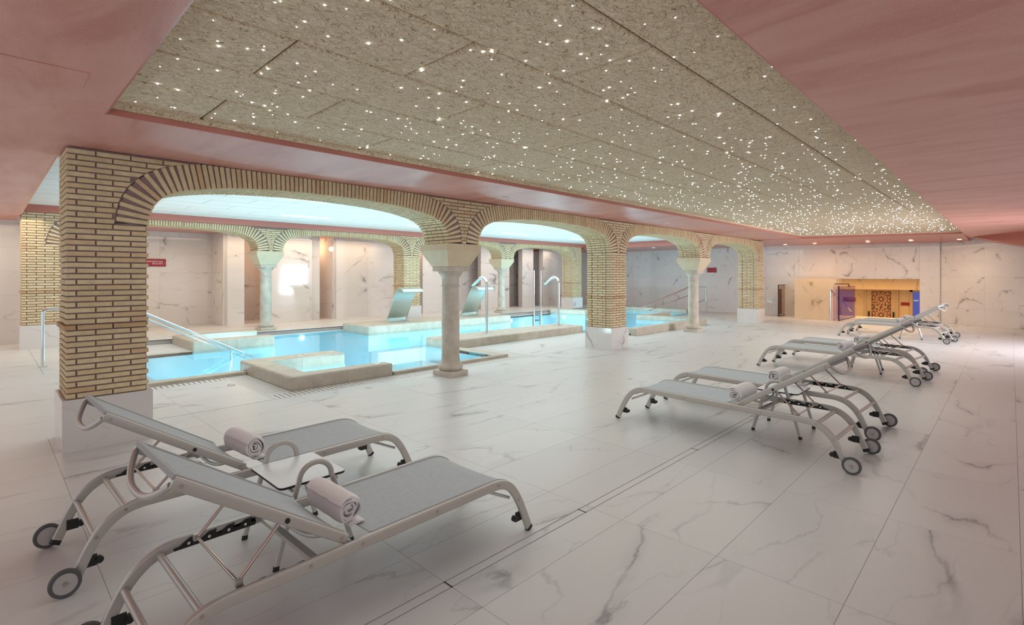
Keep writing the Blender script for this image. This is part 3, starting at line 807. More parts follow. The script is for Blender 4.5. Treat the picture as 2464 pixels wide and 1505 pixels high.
for (x0, x1, y0, y1) in ((1.3, 2.868, 8.56, 8.75), (4.46, 6.98, 6.88, 6.97), (6.68, 6.96, 6.97, 8.36), (1.3, 2.9, 11.62, 11.74), (1.2, 1.35, 8.56, 11.74)):
    rbox(x0, x1, y0, y1, -.012, WZ+.004, .012, 2).build('coping', M['ledge'], pool)
B().box(12.2, 15.8, 13.18, 13.335, -.012, .054).build('apron', M['floor'], pool)
B().box(1.3, 2.9, 11.74, 13.335, -.012, .045).build('apron', M['floor'], pool)
for (x, y, z, ax) in ((5.75, 13.175, -.06, 'y'), (16.0, 11.49, -.1, 'y'), (15.78, 12.5, -.08, 'x'), (13.5, 13.175, -.12, 'y'), (15.58, 8.3, -.1, 'x')):
    b = B()
    p = Vector((x, y, z)); d = Vector((0, -1, 0)) if ax == 'y' else Vector((-1, 0, 0))
    b.cyl(p, p + d*.03, .055, 20); b.build('pool_lamp', M['pool_led'], pool)
def grating(label, x0, x1, y0, y1, along, z=0.0):
    """slats lie across; along = 'x' when the grating runs along x"""
    t = thing('overflow_grating', label, 'grating', (x0, y0, z))
    lx, ly = x1-x0, y1-y0
    B().box(0, lx, 0, ly, -.14, -.035).build('trough', M['dark'], t)
    e = .018
    for q in ((0, lx, 0, e), (0, lx, ly-e, ly), (0, e, e, ly-e), (lx-e, lx, e, ly-e)): B().box(*q, -.035, .002).build('frame', M['slat'], t)
    L = (lx if along == 'x' else ly) - 2*e; k = int(L/.064); st = L/k
    for i in range(k):
        c = e + (i+.5)*st
        if along == 'x': inst('slat', brick_mesh(st-.016, ly-2*e, .03, M['slat']), t, (c, ly/2, -.015))
        else: inst('slat', brick_mesh(lx-2*e, st-.016, .03, M['slat']), t, (lx/2, c, -.015))
    return t
grating('white slatted overflow grating along the front of the near stone bench and column', 2.54, 7.42, 6.60, 6.88, 'x')
grating('white slatted overflow grating along the left side of the near stone bench', 2.54, 2.86, 6.88, 8.56, 'y')
grating('white slatted overflow grating at the bright right corner of the near basin', 6.97, 7.42, 6.88, 8.34, 'y')
grating('white slatted overflow grating beside the entry steps, right of the big brick pier', 1.3, 2.54, 8.34, 8.56, 'x')
grating('white slatted grating behind the entry steps, left of the rear stone bench', 1.5, 2.6, 11.9, 12.1, 'x', .047)
grating('slatted grating along the rear edge of the pool below the back column', 4.62, 6.92, 13.185, 13.333, 'x', .055)

# stone benches
def bench(label, loc, outline, z0, z1, cuts, r=.035):
    t = thing('stone_bench', label, 'bench', loc)
    ins = .012; B().prism_z([(x-loc[0], y-loc[1]) for x, y in outline], -1.14-loc[2], z0-loc[2]-.002).build('underwater_base', M['basin'], t)
    bm = bmesh.new()
    lo = [bm.verts.new((x, y, z0)) for x, y in outline]; hi = [bm.verts.new((x, y, z1)) for x, y in outline]; n = len(outline)
    bm.faces.new(lo[::-1]); bm.faces.new(hi)
    for i in range(n): bm.faces.new((lo[i], lo[(i+1) % n], hi[(i+1) % n], hi[i]))
    ed = [e for e in bm.edges if not all(abs(v.co.z-z0) < 1e-6 for v in e.verts)]
    bmesh.ops.bevel(bm, geom=ed, offset=r, segments=3, affect='EDGES', profile=.5)
    parts = [bm]
    for ax, c in cuts:
        new = []
        for q in parts:
            for side in (0, 1):
                w = q.copy(); no = Vector((1, 0, 0)) if ax == 'x' else Vector((0, 1, 0))
                co = Vector((c, 0, 0)) if ax == 'x' else Vector((0, c, 0))
                co = co + no*(.0012 if side else -.0012)
                res = bmesh.ops.bisect_plane(w, geom=w.verts[:]+w.edges[:]+w.faces[:], plane_co=co, plane_no=no, clear_outer=side == 0, clear_inner=side == 1)
                if len(w.faces):
                    bmesh.ops.holes_fill(w, edges=[e for e in w.edges if e.is_boundary], sides=0); new.append(w)
        parts = new
    for q in parts:
        q.verts.ensure_lookup_table(); q.verts.index_update(); left = set(range(len(q.verts)))
        while left:
            st = [left.pop()]; grp = set(st)
            while st:
                for e in q.verts[st.pop()].link_edges:
                    for v in e.verts:
                        if v.index not in grp: grp.add(v.index); st.append(v.index)
            left -= grp
            idx = {v: i for i, v in enumerate(sorted(grp))}
            b = B(); b.add([q.verts[i].co - Vector(loc) for i in sorted(grp)], [[idx[v.index] for v in f.verts] for f in q.faces if f.verts[0].index in grp])
            b.build('stone_block', M['ledge'], t)
    return t
def ubox(x0, x1, y0, y1): return [(x0, y0), (x1, y0), (x1, y1), (x0, y1)]
bench('near U-shaped travertine bench with rounded edges, just left of the nearest column', (2.87, 6.9, 0),
      [(2.87, 6.9), (4.45, 6.9), (4.45, 7.14), (3.13, 7.14), (3.13, 8.43), (4.45, 8.43), (4.45, 8.9), (2.87, 8.9)], -.01, .19, [('x', 3.68), ('y', 7.9)])
bench('rear U-shaped travertine bench under the steel entry rails', (2.9, 11.64, .05),
      [(2.9, 11.64), (4.48, 11.64), (4.48, 11.92), (3.16, 11.92), (3.16, 13.0), (4.6, 13.0), (4.6, 13.29), (2.9, 13.29)], -.01, .235, [('x', 3.7), ('y', 12.5)])
bench('long low travertine ledge carrying the two steel swan-neck spouts', (6.8, 8.3, 0), ubox(6.8, 11.4, 8.36, 9.27), -.01, .19, [('x', 7.95), ('x', 9.1), ('x', 10.25)])
bench('long travertine ledge at the rear carrying the two steel waterfall blades', (6.93, 11.9, .05), ubox(6.93, 12.2, 11.9, 13.29), -.01, .235, [('x', 8.2), ('x', 9.5), ('x', 10.8)])
bench('teal-lit stone wall closing the far right end of the pool near the ladder', (15.8, 11.5, .05), ubox(15.82, 16.18, 11.52, 13.29), -.01, .235, [('y', 12.4)])
bench('pale stone bench around the far right basin, behind the far front column', (11.66, 6.87, 0),
      [(11.66, 6.88), (15.9, 6.88), (15.9, 8.96), (17.6, 8.96), (17.6, 9.25), (15.62, 9.25), (15.62, 7.13), (11.66, 7.13)], -.01, .19, [('x', 13.0), ('x', 14.4), ('x', 16.5), ('y', 8.1)])
bench('long cyan-lit stone ledge at the foot of the far wall', (19.55, 9.24, 0), ubox(19.52, 19.85, 9.26, 13.28), -.01, .2, [('y', 11.2)])

# swan-neck spouts
def spout(label, x, y, z):
    t = thing('water_spout', label, 'spout', (x, y, z), 0, 'swan-neck spouts')
    b = B(); b.lathe([(.13, 0), (.13, .012), (.12, .016), (.04, .018)], 28); b.build('flange', M['steel'], t, True)
    path = [(0, 0, .016), (0, 0, .9)]
    R = .165; zc = 1.31 - R
    for k in range(13):
        a = PI*0 + k/12*math.radians(125)
        path.append((0, R - R*math.cos(a), zc + R*math.sin(a)))
    l = Vector(path[-1]); a = math.radians(125); d = Vector((0, math.sin(a), math.cos(a)))
    path.append(tuple(l + d*.16))
    B().tube(path, .034, 16).build('pipe', M['steel'], t, True)
    e = l + d*.16
    b = B(); b.sweep([e, e + d*.04, e + d*.13], [(.036*math.cos(2*PI*k/16), .036*math.sin(2*PI*k/16)) for k in range(16)])
    # flatten the mouth
    vs = b.v; m = len(vs)
    for i in range(m-16, m):
        q = Vector(vs[i]) - (e + d*.13); q2 = Vector((q.x*1.25, q.y*.45, q.z*.45)); vs[i] = tuple(e + d*.13 + q2)
    b.build('nozzle', M['steel'], t, True)
    return t
spout('left steel swan-neck spout, right behind the nearest stone column', 8.28, 8.88, .19)
spout('right steel swan-neck spout, just left of the middle brick pier', 10.9, 8.82, .19)
# waterfall blades
def blade(label, x, y, z, w):
    t = thing('waterfall_blade', label, 'waterfall', (x, y, z), 0, 'steel waterfall blades')
    pr = [(0, 0), (-.10, .16), (-.21, .36), (-.32, .56), (-.42, .74), (-.50, .86), (-.58, .93), (-.66, .96), (-.74, .945), (-.82, .90), (-.87, .855)]
    pts = catmull(pr, 4)
    th = .018
    b = B(); v = []; f = []
    m = len(pts)
    for i, p in enumerate(pts):
        tg = (pts[min(i+1, m-1)] - pts[max(i-1, 0)]).normalized(); nn = Vector((-tg.y, tg.x))
        for xx in (-w/2, w/2):
            for s in (0, 1): q = p - nn*th*s; v.append((xx, q.x, q.y))
    for i in range(m-1):
        a = 4*i; c = a + 4
        f += [(a, a+2, c+2, c), (a+1, c+1, c+3, a+3), (a, c, c+1, a+1), (a+2, a+3, c+3, c+2)]
    f += [(0, 1, 3, 2), (4*m-4, 4*m-2, 4*m-1, 4*m-3)]
    b.add(v, f); b.build('curved_sheet', M['bsteel'], t, True)
    for xx in (-w/2, w/2):
        path = [(xx, p.x, p.y) for p in pts]
        B().tube(path, .012, 8).build('edge_rim', M['bsteel'], t, True)
    B().box(-w/2-.05, w/2+.05, -.10, .10, 0, .008).build('base_plate', M['steel'], t)
    return t
blade('left tall curved steel waterfall blade in front of the rear brick pier', 8.32, 12.76, .235, .64)
blade('right tall curved steel waterfall blade, seen behind the nearest stone column', 11.15, 12.84, .235, .66)
# round steel buttons
def button(label, x, y, z, r=.035, mat='steel', name='push_button', cat='button'):
    o = B().lathe([(r, 0), (r, .008), (r*.8, .012), (r*.3, .012)], 20).build(name, M[mat], None, True, (x, y, z)); return tag(o, label, cat)
button('round steel button near the right end of the near bench, front arm', 4.24, 7.03, .19, .06)
button('left of two steel buttons on the rear arm of the near bench', 3.72, 8.66, .19, .04)
button('right of two steel buttons on the rear arm of the near bench', 3.88, 8.74, .19, .04)
button('steel button on the swan-neck ledge beside the left spout', 8.75, 9.1, .19)
button('steel button on the swan-neck ledge, between the two spouts', 9.75, 9.12, .19)
button('steel button on the rear ledge right of the left waterfall blade', 9.35, 12.3, .235)
button('steel button on the rear ledge left of the right waterfall blade', 10.55, 12.4, .235)
button('steel button on top of the rear bench at its right end', 4.35, 13.15, .235)
button('grey round cap in the floor at the left corner of the near grating', 2.44, 7.9, 0, .05, 'chrome', 'floor_cap', 'cap')
button('white round cap in the floor before the near bench', 3.72, 6.38, 0, .05, 'slat', 'floor_cap', 'cap')
B().box(-.16, .16, 10.45, 10.50, ZB-.002, ZB+.001).build('floor_slit', M['dark'], floor)
# handrails
def rail_thing(name, label, cat='handrail'): return thing(name, label, cat, (0, 0, 0))
t = rail_thing('handrail', 'double steel handrail running from a floor post down into the entry steps, left')
def bend(p, r=.07, n=5):
    out = [Vector(p[0])]
    for i in range(1, len(p)-1):
        a, c, d = Vector(p[i-1]), Vector(p[i]), Vector(p[i+1])
        u1 = (a-c).normalized(); u2 = (d-c).normalized()
        s = c + u1*r; e = c + u2*r
        for k in range(n+1):
            q = k/n; out.append(s*(1-q)**2 + c*2*q*(1-q) + e*q*q)
    out.append(Vector(p[-1])); return out
RV = 10.7
B().tube(bend([(.64, RV, ZB), (.64, RV, 1.03), (1.7, RV, 1.03), (3.95, RV, -.19)]), .023, 14).build('top_rail', M['steel'], t, True)
B().tube(bend([(.9, RV, 1.01), (.9, RV, .93), (1.72, RV, .93), (3.55, RV, -.05)], .03), .017, 12).build('lower_rail', M['steel'], t, True)
B().tube([(3.3, RV, .15), (3.3, RV, -.7)], .02, 12).build('post', M['steel'], t, True)
B().lathe([(.06, ZB), (.06, ZB+.012), (.03, ZB+.016)], 20, .64, RV).build('flange', M['steel'], t, True)
t = rail_thing('handrail', 'steel handrail with two sloping rails at the far pool end, behind the far column')
FV = 8.88
B().tube(bend([(15.75, FV+.5, .30), (19.05, FV, 1.13), (20.4, FV, 1.08), (20.5, FV, .0)]), .022, 12).build('top_rail', M['steel'], t, True)
B().tube([(16.5, FV+.38, .28), (19.2, FV, .83)], .017, 10).build('lower_rail', M['steel'], t, True)
B().tube([(19.35, FV, .0), (19.35, FV, 1.1)], .02, 12).build('post', M['steel'], t, True)
for x in (19.35, 20.5): B().lathe([(.055, 0), (.055, .012), (.03, .016)], 18, x, FV).build('flange', M['steel'], t, True)
t = rail_thing('pool_ladder', 'steel pool ladder with two tall straight rails at the rear edge of the pool', 'ladder')
for x in (14.72, 15.12): B().tube([(x, 13.12, -.9), (x, 13.12, 1.74)], .028, 12).build('rail', M['steel'], t, True)
for z in (.02, -.22, -.46): B().box(14.72, 15.12, 13.07, 13.17, z, z+.03).build('tread', M['steel'], t)

# ------------------------------------------------------------------ signs and lamps
def text_mesh(s, size, mat, parent, loc, rot, align='RIGHT', shear=.15, name='lettering'):
    cu = bpy.data.curves.new(name, 'FONT'); cu.body = s; cu.size = size; cu.align_x = align; cu.shear = shear; cu.extrude = .001; cu.space_line = .85
    tmp = bpy.data.objects.new(name, cu); C.objects.link(tmp)
    dg = bpy.context.evaluated_depsgraph_get(); me = bpy.data.meshes.new_from_object(tmp.evaluated_get(dg)); bpy.data.objects.remove(tmp)
    me.materials.clear(); me.materials.append(mat)
    o = bpy.data.objects.new(name, me); C.objects.link(o); o.parent = parent; o.location = loc; o.rotation_euler = rot; return o
t = thing('wall_sign', 'red sign reading Hydrotherapy Showers on the marble wall under the first rear arch', 'sign', (3.20, 16.88, 1.80))
B().box(-.32, .34, -.012, .012, 0, .205).build('plate', M['sign'], t)
text_mesh('Hydrotherapy\nShowers', .072, M['signink'], t, (.27, -.0135, .118), (PI/2, 0, 0))
for x in (-.28, .31): B().disc_y(x, .10, .009, -.018, -.012, 10).build('screw', M['steel'], t)
def plain_sign(label, loc, w, h, rot, mat='sign'):
    t = thing('wall_sign', label, 'sign', loc, rot)
    B().box(-w/2, w/2, -.012, .012, -h/2, h/2).build('plate', M[mat], t)
    for x in (-w/2+.03, w/2-.03): B().disc_y(x, 0, .008, -.018, -.012, 10).build('screw', M['steel'], t)
    return t
plain_sign('dark red sign on the far marble wall right of the far front column', (FW-.014, 9.17, 1.78), .40, .20, -PI/2)
def downlight(label, x, y, z, lit=True, r=.055):
    t = thing('downlight', label, 'ceiling light', (x, y, z), 0, 'recessed downlights')
    b = B(); k = 24
    v = []; 
    for (rr, zz) in ((r, -.004), (r, 0.006), (r*.72, .004), (r*.72, -.004)):
        v += [(rr*math.cos(2*PI*i/k), rr*math.sin(2*PI*i/k), zz) for i in range(k)]
    b.add(v, [(j*k+i, j*k+(i+1) % k, ((j+1) % 4)*k+(i+1) % k, ((j+1) % 4)*k+i) for j in range(4) for i in range(k)]).build('trim_ring', M['white'], t)
    B().lathe([(r*.7, -.001), (r*.7, .004)], 24).build('lamp', M['lampw' if lit else 'white'], t)
for i, (x, y, nm) in enumerate(((20.7, 6.0, 'leftmost lit downlight in the far pink soffit'), (20.55, 5.0, 'second lit downlight from the left in the far pink soffit'), (20.5, 3.42, 'third lit downlight from the left in the far pink soffit'), (20.5, 2.28, 'fourth lit downlight from the left in the far pink soffit'), (20.6, 1.12, 'rightmost lit downlight in the far pink soffit, beyond the star panel corner'))):
    zz = 2.70 - .10*(x-RX1a)/(FW+.3-RX1a)*max(0, (6.62-y)/5.7)*1.0 - .006
    downlight(nm, x, y, zz, True, .085)
    spot('downlight_lamp', (x, y, zz-.03), 26, (1.0, .74, .46), 110, .9)
downlight('unlit round downlight in the beam soffit above the second front arch', 5.34, 5.31, 2.695, False)
downlight('unlit round downlight in the beam soffit above the third front arch', 10.33, 5.36, 2.695, False)
downlight('small lit downlight in the pink soffit beyond the third front arch', 19.3, 10.6, 2.695, True, .08)

# ------------------------------------------------------------------ stairwell vestibule behind the far wall
VX = 28.6
B().box(FW+.2, VX+.3, -1, 9, 1.45, 1.6).build('ceiling_vestibule', M['white']); struct(bpy.data.objects['ceiling_vestibule'])
struct(B().box(23.2, VX+.3, -1, 9, -1.45, -1.3).build('floor_vestibule', M['floor']))
mwall('wall_vestibule_back', (VX, 9), (VX, -1), -1.3, 1.45, 'orange')
mwall('wall_vestibule_left', (23.0, 7.2), (VX, 7.2), -1.3, 1.45, 'orange')
mwall('wall_vestibule_right', (VX, -.6), (FW+.2, 1.9), -1.3, 1.45, 'orange')
struct(B().box(VX-1.2, VX, -1, 9, .93, 1.45).build('trim_2', M['orange']))
struct(B().box(23.2, 23.22, 1.8, 6, -1.3, -.14).build('wall_stair_riser', M['orange']))
t = thing('marble_block', 'polished honey-lit marble block wall beside the stairwell opening', 'wall', (20.2, 4.4, 0))
b = B(); b.prism_z([(.01, .04), (.44, 1.27), (1.45, 1.27), (1.45, .0), (.36, -.06)], 0, 1.445).build('slab', M['orange'], t)
def lattice(parent, x, y0, y1, z0, z1, name='lattice_panel', face=-1):
    """terracotta star-flower lattice in the plane x"""
    w, h = y1-y0, z1-z0; b = B(); th = .012
    def bar(p, q, wd=.023):
        p, q = Vector(p), Vector(q); d = (q-p).normalized(); n = Vector((-d.y, d.x))*wd/2
        P = [p+n, p-n, q-n, q+n]
        P = [Vector((min(max(a.x, 0), w), min(max(a.y, 0), h))) for a in P]
        b.hexa([(x, y0+a.x, z0+a.y) for a in P] + [(x+face*th, y0+a.x, z0+a.y) for a in P])
    for q in (((0, 0), (w, 0)), ((0, h), (w, h)), ((0, 0), (0, h)), ((w, 0), (w, h))): bar(*q, .05)
    cy = h - w*.5
    while cy > -w*.5:
        c = Vector((w/2, cy)); R = w*.5
        k = 12
        for i in range(k):
            a = 2*PI*i/k; e = PI/k
            pt = lambda r, an: c + Vector((math.cos(an), math.sin(an)))*r
            bar(pt(R*.16, a), pt(R*.30, a+e)); bar(pt(R*.16, a), pt(R*.30, a-e))
            bar(pt(R*.30, a+e), pt(R*.62, a+e)); bar(pt(R*.62, a+e), pt(R*.74, a)); bar(pt(R*.62, a-e), pt(R*.74, a))
            bar(pt(R*.74, a), pt(R*.98, a)); bar(pt(R*.62, a+e), pt(R*.98, a+2*e)); bar(pt(R*.98, a), pt(R*.9, a+e)); bar(pt(R*.9, a+e), pt(R*.98, a+2*e))
        for sx in (-1, 1):
            for sy in (-1, 1):
                q = c + Vector((sx*R, sy*R))
                for rr in (.22, .36):
                    for i in range(8): bar(q + Vector((math.cos(PI*i/4), math.sin(PI*i/4)))*R*rr, q + Vector((math.cos(PI*(i+1)/4), math.sin(PI*(i+1)/4)))*R*rr)
        cy -= w
    return b.build(name, M['lattice'], parent)
d = struct(empty('door_1', (VX-.02, 4.25, -1.3)))
b = B().box(-.06, 0, -.55, .55, 0, 2.2); b.build('leaf', M['doorp'], d)
B().box(-.08, 0, -.63, -.555, 0, 2.26).box(-.08, 0, .555, .63, 0, 2.26).box(-.08, 0, -.63, .63, 2.2, 2.27).build('frame', M['cream'] if 'cream' in M else M['doorp'], d)
lattice(d, -.062, -.36, .36, .15, 2.13)
for y in (-.46, .46): B().box(-.12, -.06, y-.03, y+.03, .95, 1.2).build('handle', M['black'], d)
d2 = struct(empty('door_2', (VX-.02, 2.55, -1.3)))
B().box(-.06, 0, -.55, .55, 0, 2.12).build('lit_pane', M['bluelit'], d2)
B().box(-.1, 0, .555, .66, 0, 2.26).box(-.1, 0, -.66, -.555, 0, 2.26).box(-.1, 0, -.66, .66, 2.13, 2.26).build('frame', M['doorp'], d2)
B().box(-.12, -.06, .35, .53, 1.72, 1.78).build('closer', M['steel'], d2)
plain_sign('red sign left of the lattice door in the vestibule', (VX-.02, 5.5, -.92+.0+1.33), .50, .2, -PI/2)
plain_sign('small red sign between the lattice door and the blue-lit door', (VX-.02, 3.35, .28), .36, .14, -PI/2)
plain_sign('red notice above the lattice door', (VX-.02, 4.22, 1.03), .30, .17, -PI/2, 'lattice')
plain_sign('small green exit pictogram sign on the honey-lit block', (20.40, 5.08, 1.27), .08, .125, -PI/2-.33, 'green')
t = thing('glass_screen', 'glass screen with the blue door reflection painted as a violet tint, dark edge, right of the honey-lit block', 'screen', (20.3, 4.2, 0))
B().box(0, 2.5, 0, .012, .02, 1.17).build('pane', M['violet'], t)
B().box(-.03, 0, -.012, .024, 0, 1.19).build('edge_post', M['black'], t)
B().box(-.02, 2.5, -.01, .022, 0, .022).build('bottom_channel', M['black'], t)
t = thing('glass_screen', 'smoked glass screen with a lattice reflection modelled on it, on the far wall left of the honey-lit block', 'screen', (20.95, 6.3, 0))
B().box(0, .74, 0, .012, .02, 1.18).build('pane', M['glass'], t)
B().box(-.02, .0, -.01, .022, 0, 1.2).build('edge_post', M['black'], t)
B().box(-.02, .74, -.01, .022, 0, .02).box(-.02, .74, -.01, .022, 1.18, 1.2).build('channel', M['black'], t)
lt = lattice(t, 0, 0, .40, 0, .95); lt.rotation_euler = (0, 0, -PI/2); lt.location = (.05, .03, .08)  # bars imitate a lattice reflected in the glass
t = thing('stair_rail', 'dark steel stair rail with upright post beside the honey-lit block', 'handrail', (20.1, 4.42, 0))
B().tube(bend([(0, 0, 0), (0, 0, 1.1), (1.9, -.25, .25)], .05), .02, 12).build('rail', M['steel'], t, True)
B().lathe([(.05, 0), (.05, .012), (.025, .015)], 16).build('flange', M['steel'], t, True)
t = thing('shower_arm', 'black shower arm projecting from the honey-lit block', 'shower', (20.4, 4.35, 1.26))
B().tube(bend([(0, 0, 0), (.35, -.35, 0), (.35, -.35, -.08)], .03), .014, 10).build('arm', M['black'], t, True)
B().lathe([(.05, -.10), (.055, -.09), (.02, -.075)], 16, .35, -.35).build('head', M['black'], t, True)

# ------------------------------------------------------------------ loungers, tables, towels
def stadium(w, h, k=4, r=.0085):
    r = min(r, w/2*.98, h/2*.98); out = []
    for (cx, cy, a0) in ((w/2-r, h/2-r, 0), (-w/2+r, h/2-r, PI/2), (-w/2+r, -h/2+r, PI), (w/2-r, -h/2+r, 1.5*PI)):
        for i in range(k+1):
            a = a0 + PI/2*i/k; out.append((cx + r*math.cos(a), cy + r*math.sin(a)))
    return out
CL = catmull([(.006, .012), (.05, .105), (.100, .200), (.147, .268), (.19, .310), (.245, .338), (.32, .351), (.5, .352), (1.0, .351), (1.5, .350), (1.80, .350), (1.87, .348), (1.93, .336), (1.99, .305), (2.045, .252), (2.09, .180), (2.125, .105), (2.158, .035)], 3)
BA = math.radians(32); BH = Vector((1.315, .372)); BD = Vector((math.cos(BA), math.sin(BA))); BN = Vector((-math.sin(BA), math.cos(BA)))
def lounger():
    t = thing('sun_lounger', '', 'sun lounger', (0, 0, 0), 0, 'sun loungers')
    Y = (0, 1, 0)
    for s in (-1, 1):
        B().sweep([(p.x, s*.300, p.y) for p in CL], stadium(.026, .052), Y).build('side_rail', M['alu'], t, True)
        for (p, q) in ((CL[0], CL[1]), (CL[-1], CL[-2])):
            d = (q-p).normalized(); a = p - d*.014; c = p + d*.012
            B().sweep([(a.x, s*.300, max(a.y, .004)), (c.x, s*.300, c.y)], [(x*1.04, z*1.03) for x, z in stadium(.026, .052)], Y).build('foot_cap', M['black'], t, True)
        # brace inside the front bend
        B().tube([(.17, s*.278, .235), (.37, s*.278, .327)], .009, 8).build('brace', M['alu'], t, True)
        # clips on the legs
        for (x, z, dx) in ((.085, .10, 1), (2.082, .115, -1)):
            b = B(); ang = math.radians(62)*dx
            b.box(x-.028, x+.028, s*.284-.004, s*.284+.004, z-.028, z+.028)
            b.disc_y(x + dx*.038, z-.004, .018, s*.284-.012, s*.284+.012, 14)
            b.build('leg_clip', M['black'], t)
        # ratchet with hooked teeth
        x0 = 1.50; pl = [(x0, .330), (x0+.37, .330), (x0+.37, .338), (x0+.345, .340), (x0+.33, .352)]
        for k in range(4):
            xx = x0 + .30 - k*.085
            pl += [(xx, .368), (xx-.03, .370), (xx-.022, .350), (xx-.05, .346)]
        pl += [(x0, .362)]
        B().prism_y(pl, min(s*.287, s*.277), max(s*.287, s*.277)).build('ratchet', M['black'], t)
        for x in (x0+.05, x0+.13, x0+.22, x0+.31): B().disc_y(x, .348, .007, min(s*.277, s*.274), max(s*.277, s*.274), 10).build('rivet', M['steel'], t)
        for (x, z) in ((.30, .352), (.78, .352), (1.24, .351), (1.50, .350), (1.935, .336), (2.06, .235), (.115, .215), (2.128, .085)):
            B().disc_y(x, z, .0075, min(s*.3125, s*.3155), max(s*.3125, s*.3155), 12).build('screw', M['chrome'], t)
        # backrest side rail
        a = BH + BD*.0 + BN*.014; c = BH + BD*.845 + BN*.014
        B().sweep([(a.x, s*.272, a.y), (c.x, s*.272, c.y)], stadium(.024, .046), Y).build('back_rail', M['alu'], t, True)
        e = BH + BD*.335 + BN*.012
        B().disc_y(e.x, e.y, .011, min(s*.284, s*.288), max(s*.284, s*.288), 14).build('pivot_cap', M['black'], t)
        for q in (.03, .81):
            e = BH + BD*q + BN*.012; B().disc_y(e.x, e.y, .007, min(s*.284, s*.287), max(s*.284, s*.287), 10).build('screw', M['chrome'], t)
        # support rod
        p = BH + BD*.34 - BN*.006
        B().tube([(p.x, s*.245, p.y), (1.782, s*.245, .374)], .0075, 10).build('support_rod', M['chrome'], t, True)
        B().box(1.768, 1.796, s*.256-.011, s*.256+.011, .360, .388).build('rod_block', M['alu'], t)
        # wheel
        w = B(); k = 36; wy0, wy1 = sorted((s*.322, s*.347))
        w.disc_y(2.190, .068, .052, wy0+.003, wy1-.002, 36)
        wo = w.build('wheel', M['hub'], t)
        tp = []
        ty = B(); v = []; f = []
        sec = [(.050, -.012), (.062, -.0125), (.067, -.007), (.068, 0), (.067, .007), (.062, .0125), (.050, .012)]
        for i in range(k):
            a = 2*PI*i/k
            for (r, yy) in sec: v.append((2.190 + r*math.cos(a), s*.3345 + yy, .068 + r*math.sin(a)))
        m = len(sec)
        for i in range(k):
            for j in range(m): f.append((i*m+j, i*m+(j+1) % m, ((i+1) % k)*m+(j+1) % m, ((i+1) % k)*m+j))
        ty.add(v, f); ty.build('tyre', M['tyre'], wo, True)
        B().disc_y(2.190, .068, .009, min(s*.345, s*.352), max(s*.345, s*.352), 14).build('axle_cap', M['chrome'], wo)
    for (x, z, r) in ((1.925, .330, .016), (2.062, .232, .016)): B().tube([(x, -.29, z), (x, .29, z)], r, 14).build('crossbar', M['alu'], t, True)
    B().box(1.44, 1.475, -.29, .29, .335, .355).build('flat_crossbar', M['alu'], t)
    B().tube([(.34, -.29, .325), (.34, .29, .325)], .012, 10).build('crossbar', M['alu'], t, True)
    B().tube([(1.782, -.265, .374), (1.782, .265, .374)], .0075, 10).build('support_bar', M['chrome'], t, True)
    # sling seat
    def sheet(pts, hw, sag, name, mat):
        b = B(); v = []; f = []; ny = 8; m = len(pts)
        for i, p in enumerate(pts):
            tg = (pts[min(i+1, m-1)] - pts[max(i-1, 0)]).normalized(); nn = Vector((-tg.y, tg.x))
            for s in (0, 1):
                for j in range(ny+1):
                    y = -hw + 2*hw*j/ny; q = p - nn*(.004*s + sag*(1-(y/hw)**2)); v.append((q.x, y, q.y))
        R = 2*(ny+1)
        for i in range(m-1):
            for j in range(ny):
                a = i*R + j; f += [(a, a+1, a+R+1, a+R), (a+ny+1, a+ny+1+R, a+ny+2+R, a+ny+2)]
            for j in (0, ny): a = i*R + j; f.append((a, a+R, a+R+ny+1, a+ny+1))
        for i in (0, m-1):
            for j in range(ny): a = i*R + j; f.append((a, a+1, a+ny+2, a+ny+1))
        return b.add(v, f).build(name, mat, t, True)
    sp = []
    for i, p in enumerate(CL):
        if .125 <= p.x <= 1.30:
            tg = (CL[i+1]-CL[i-1]).normalized(); sp.append(p + Vector((-tg.y, tg.x))*.021)
    seat = sheet(sp, .288, .010, 'seat_sling', M['sling'])
    for s in (-1, 1): B().tube([(p.x, s*.283, p.y+.001) for p in sp], .006, 8).build('piping', M['piping'], seat, True)
    B().box(1.285, 1.30, -.285, .285, .366, .376).build('end_hem', M['piping'], seat)
    bp = [BH + BD*q + BN*.036 for q in (.02, .2, .4, .6, .8, .835)]
    back = sheet(bp, .270, .010, 'back_sling', M['sling'])
    for s in (-1, 1):
        a, c = bp[0], bp[-1]; B().tube([(a.x, s*.262, a.y), (c.x, s*.262, c.y)], .006, 8).build('piping', M['piping'], back, True)
    a = BH + BD*.82 + BN*.030; c = BH + BD*.850 + BN*.030
    B().sweep([(a.x, 0, a.y), (c.x, 0, c.y)], [(-.272, -.010), (.272, -.010), (.272, .010), (-.272, .010)], Y).build('head_bar', M['piping'], back)
    # head handle and lower bow
    def bow(q, dn, out, r, name):
        P = []
        for k in range(17):
            u = -1 + 2*k/16; y = .262*u
            g = (1 - abs(u)**2.6)
            p = BH + BD*(q + out*g) + BN*(.0 - dn*g); P.append((p.x, y, p.y))
        B().tube(P, r, 12).build(name, M['alu'], t, True)
    bow(.838, .095, .006, .0135, 'head_handle')
    bow(.12, .05, .0, .010, 'lower_bow')
    return t
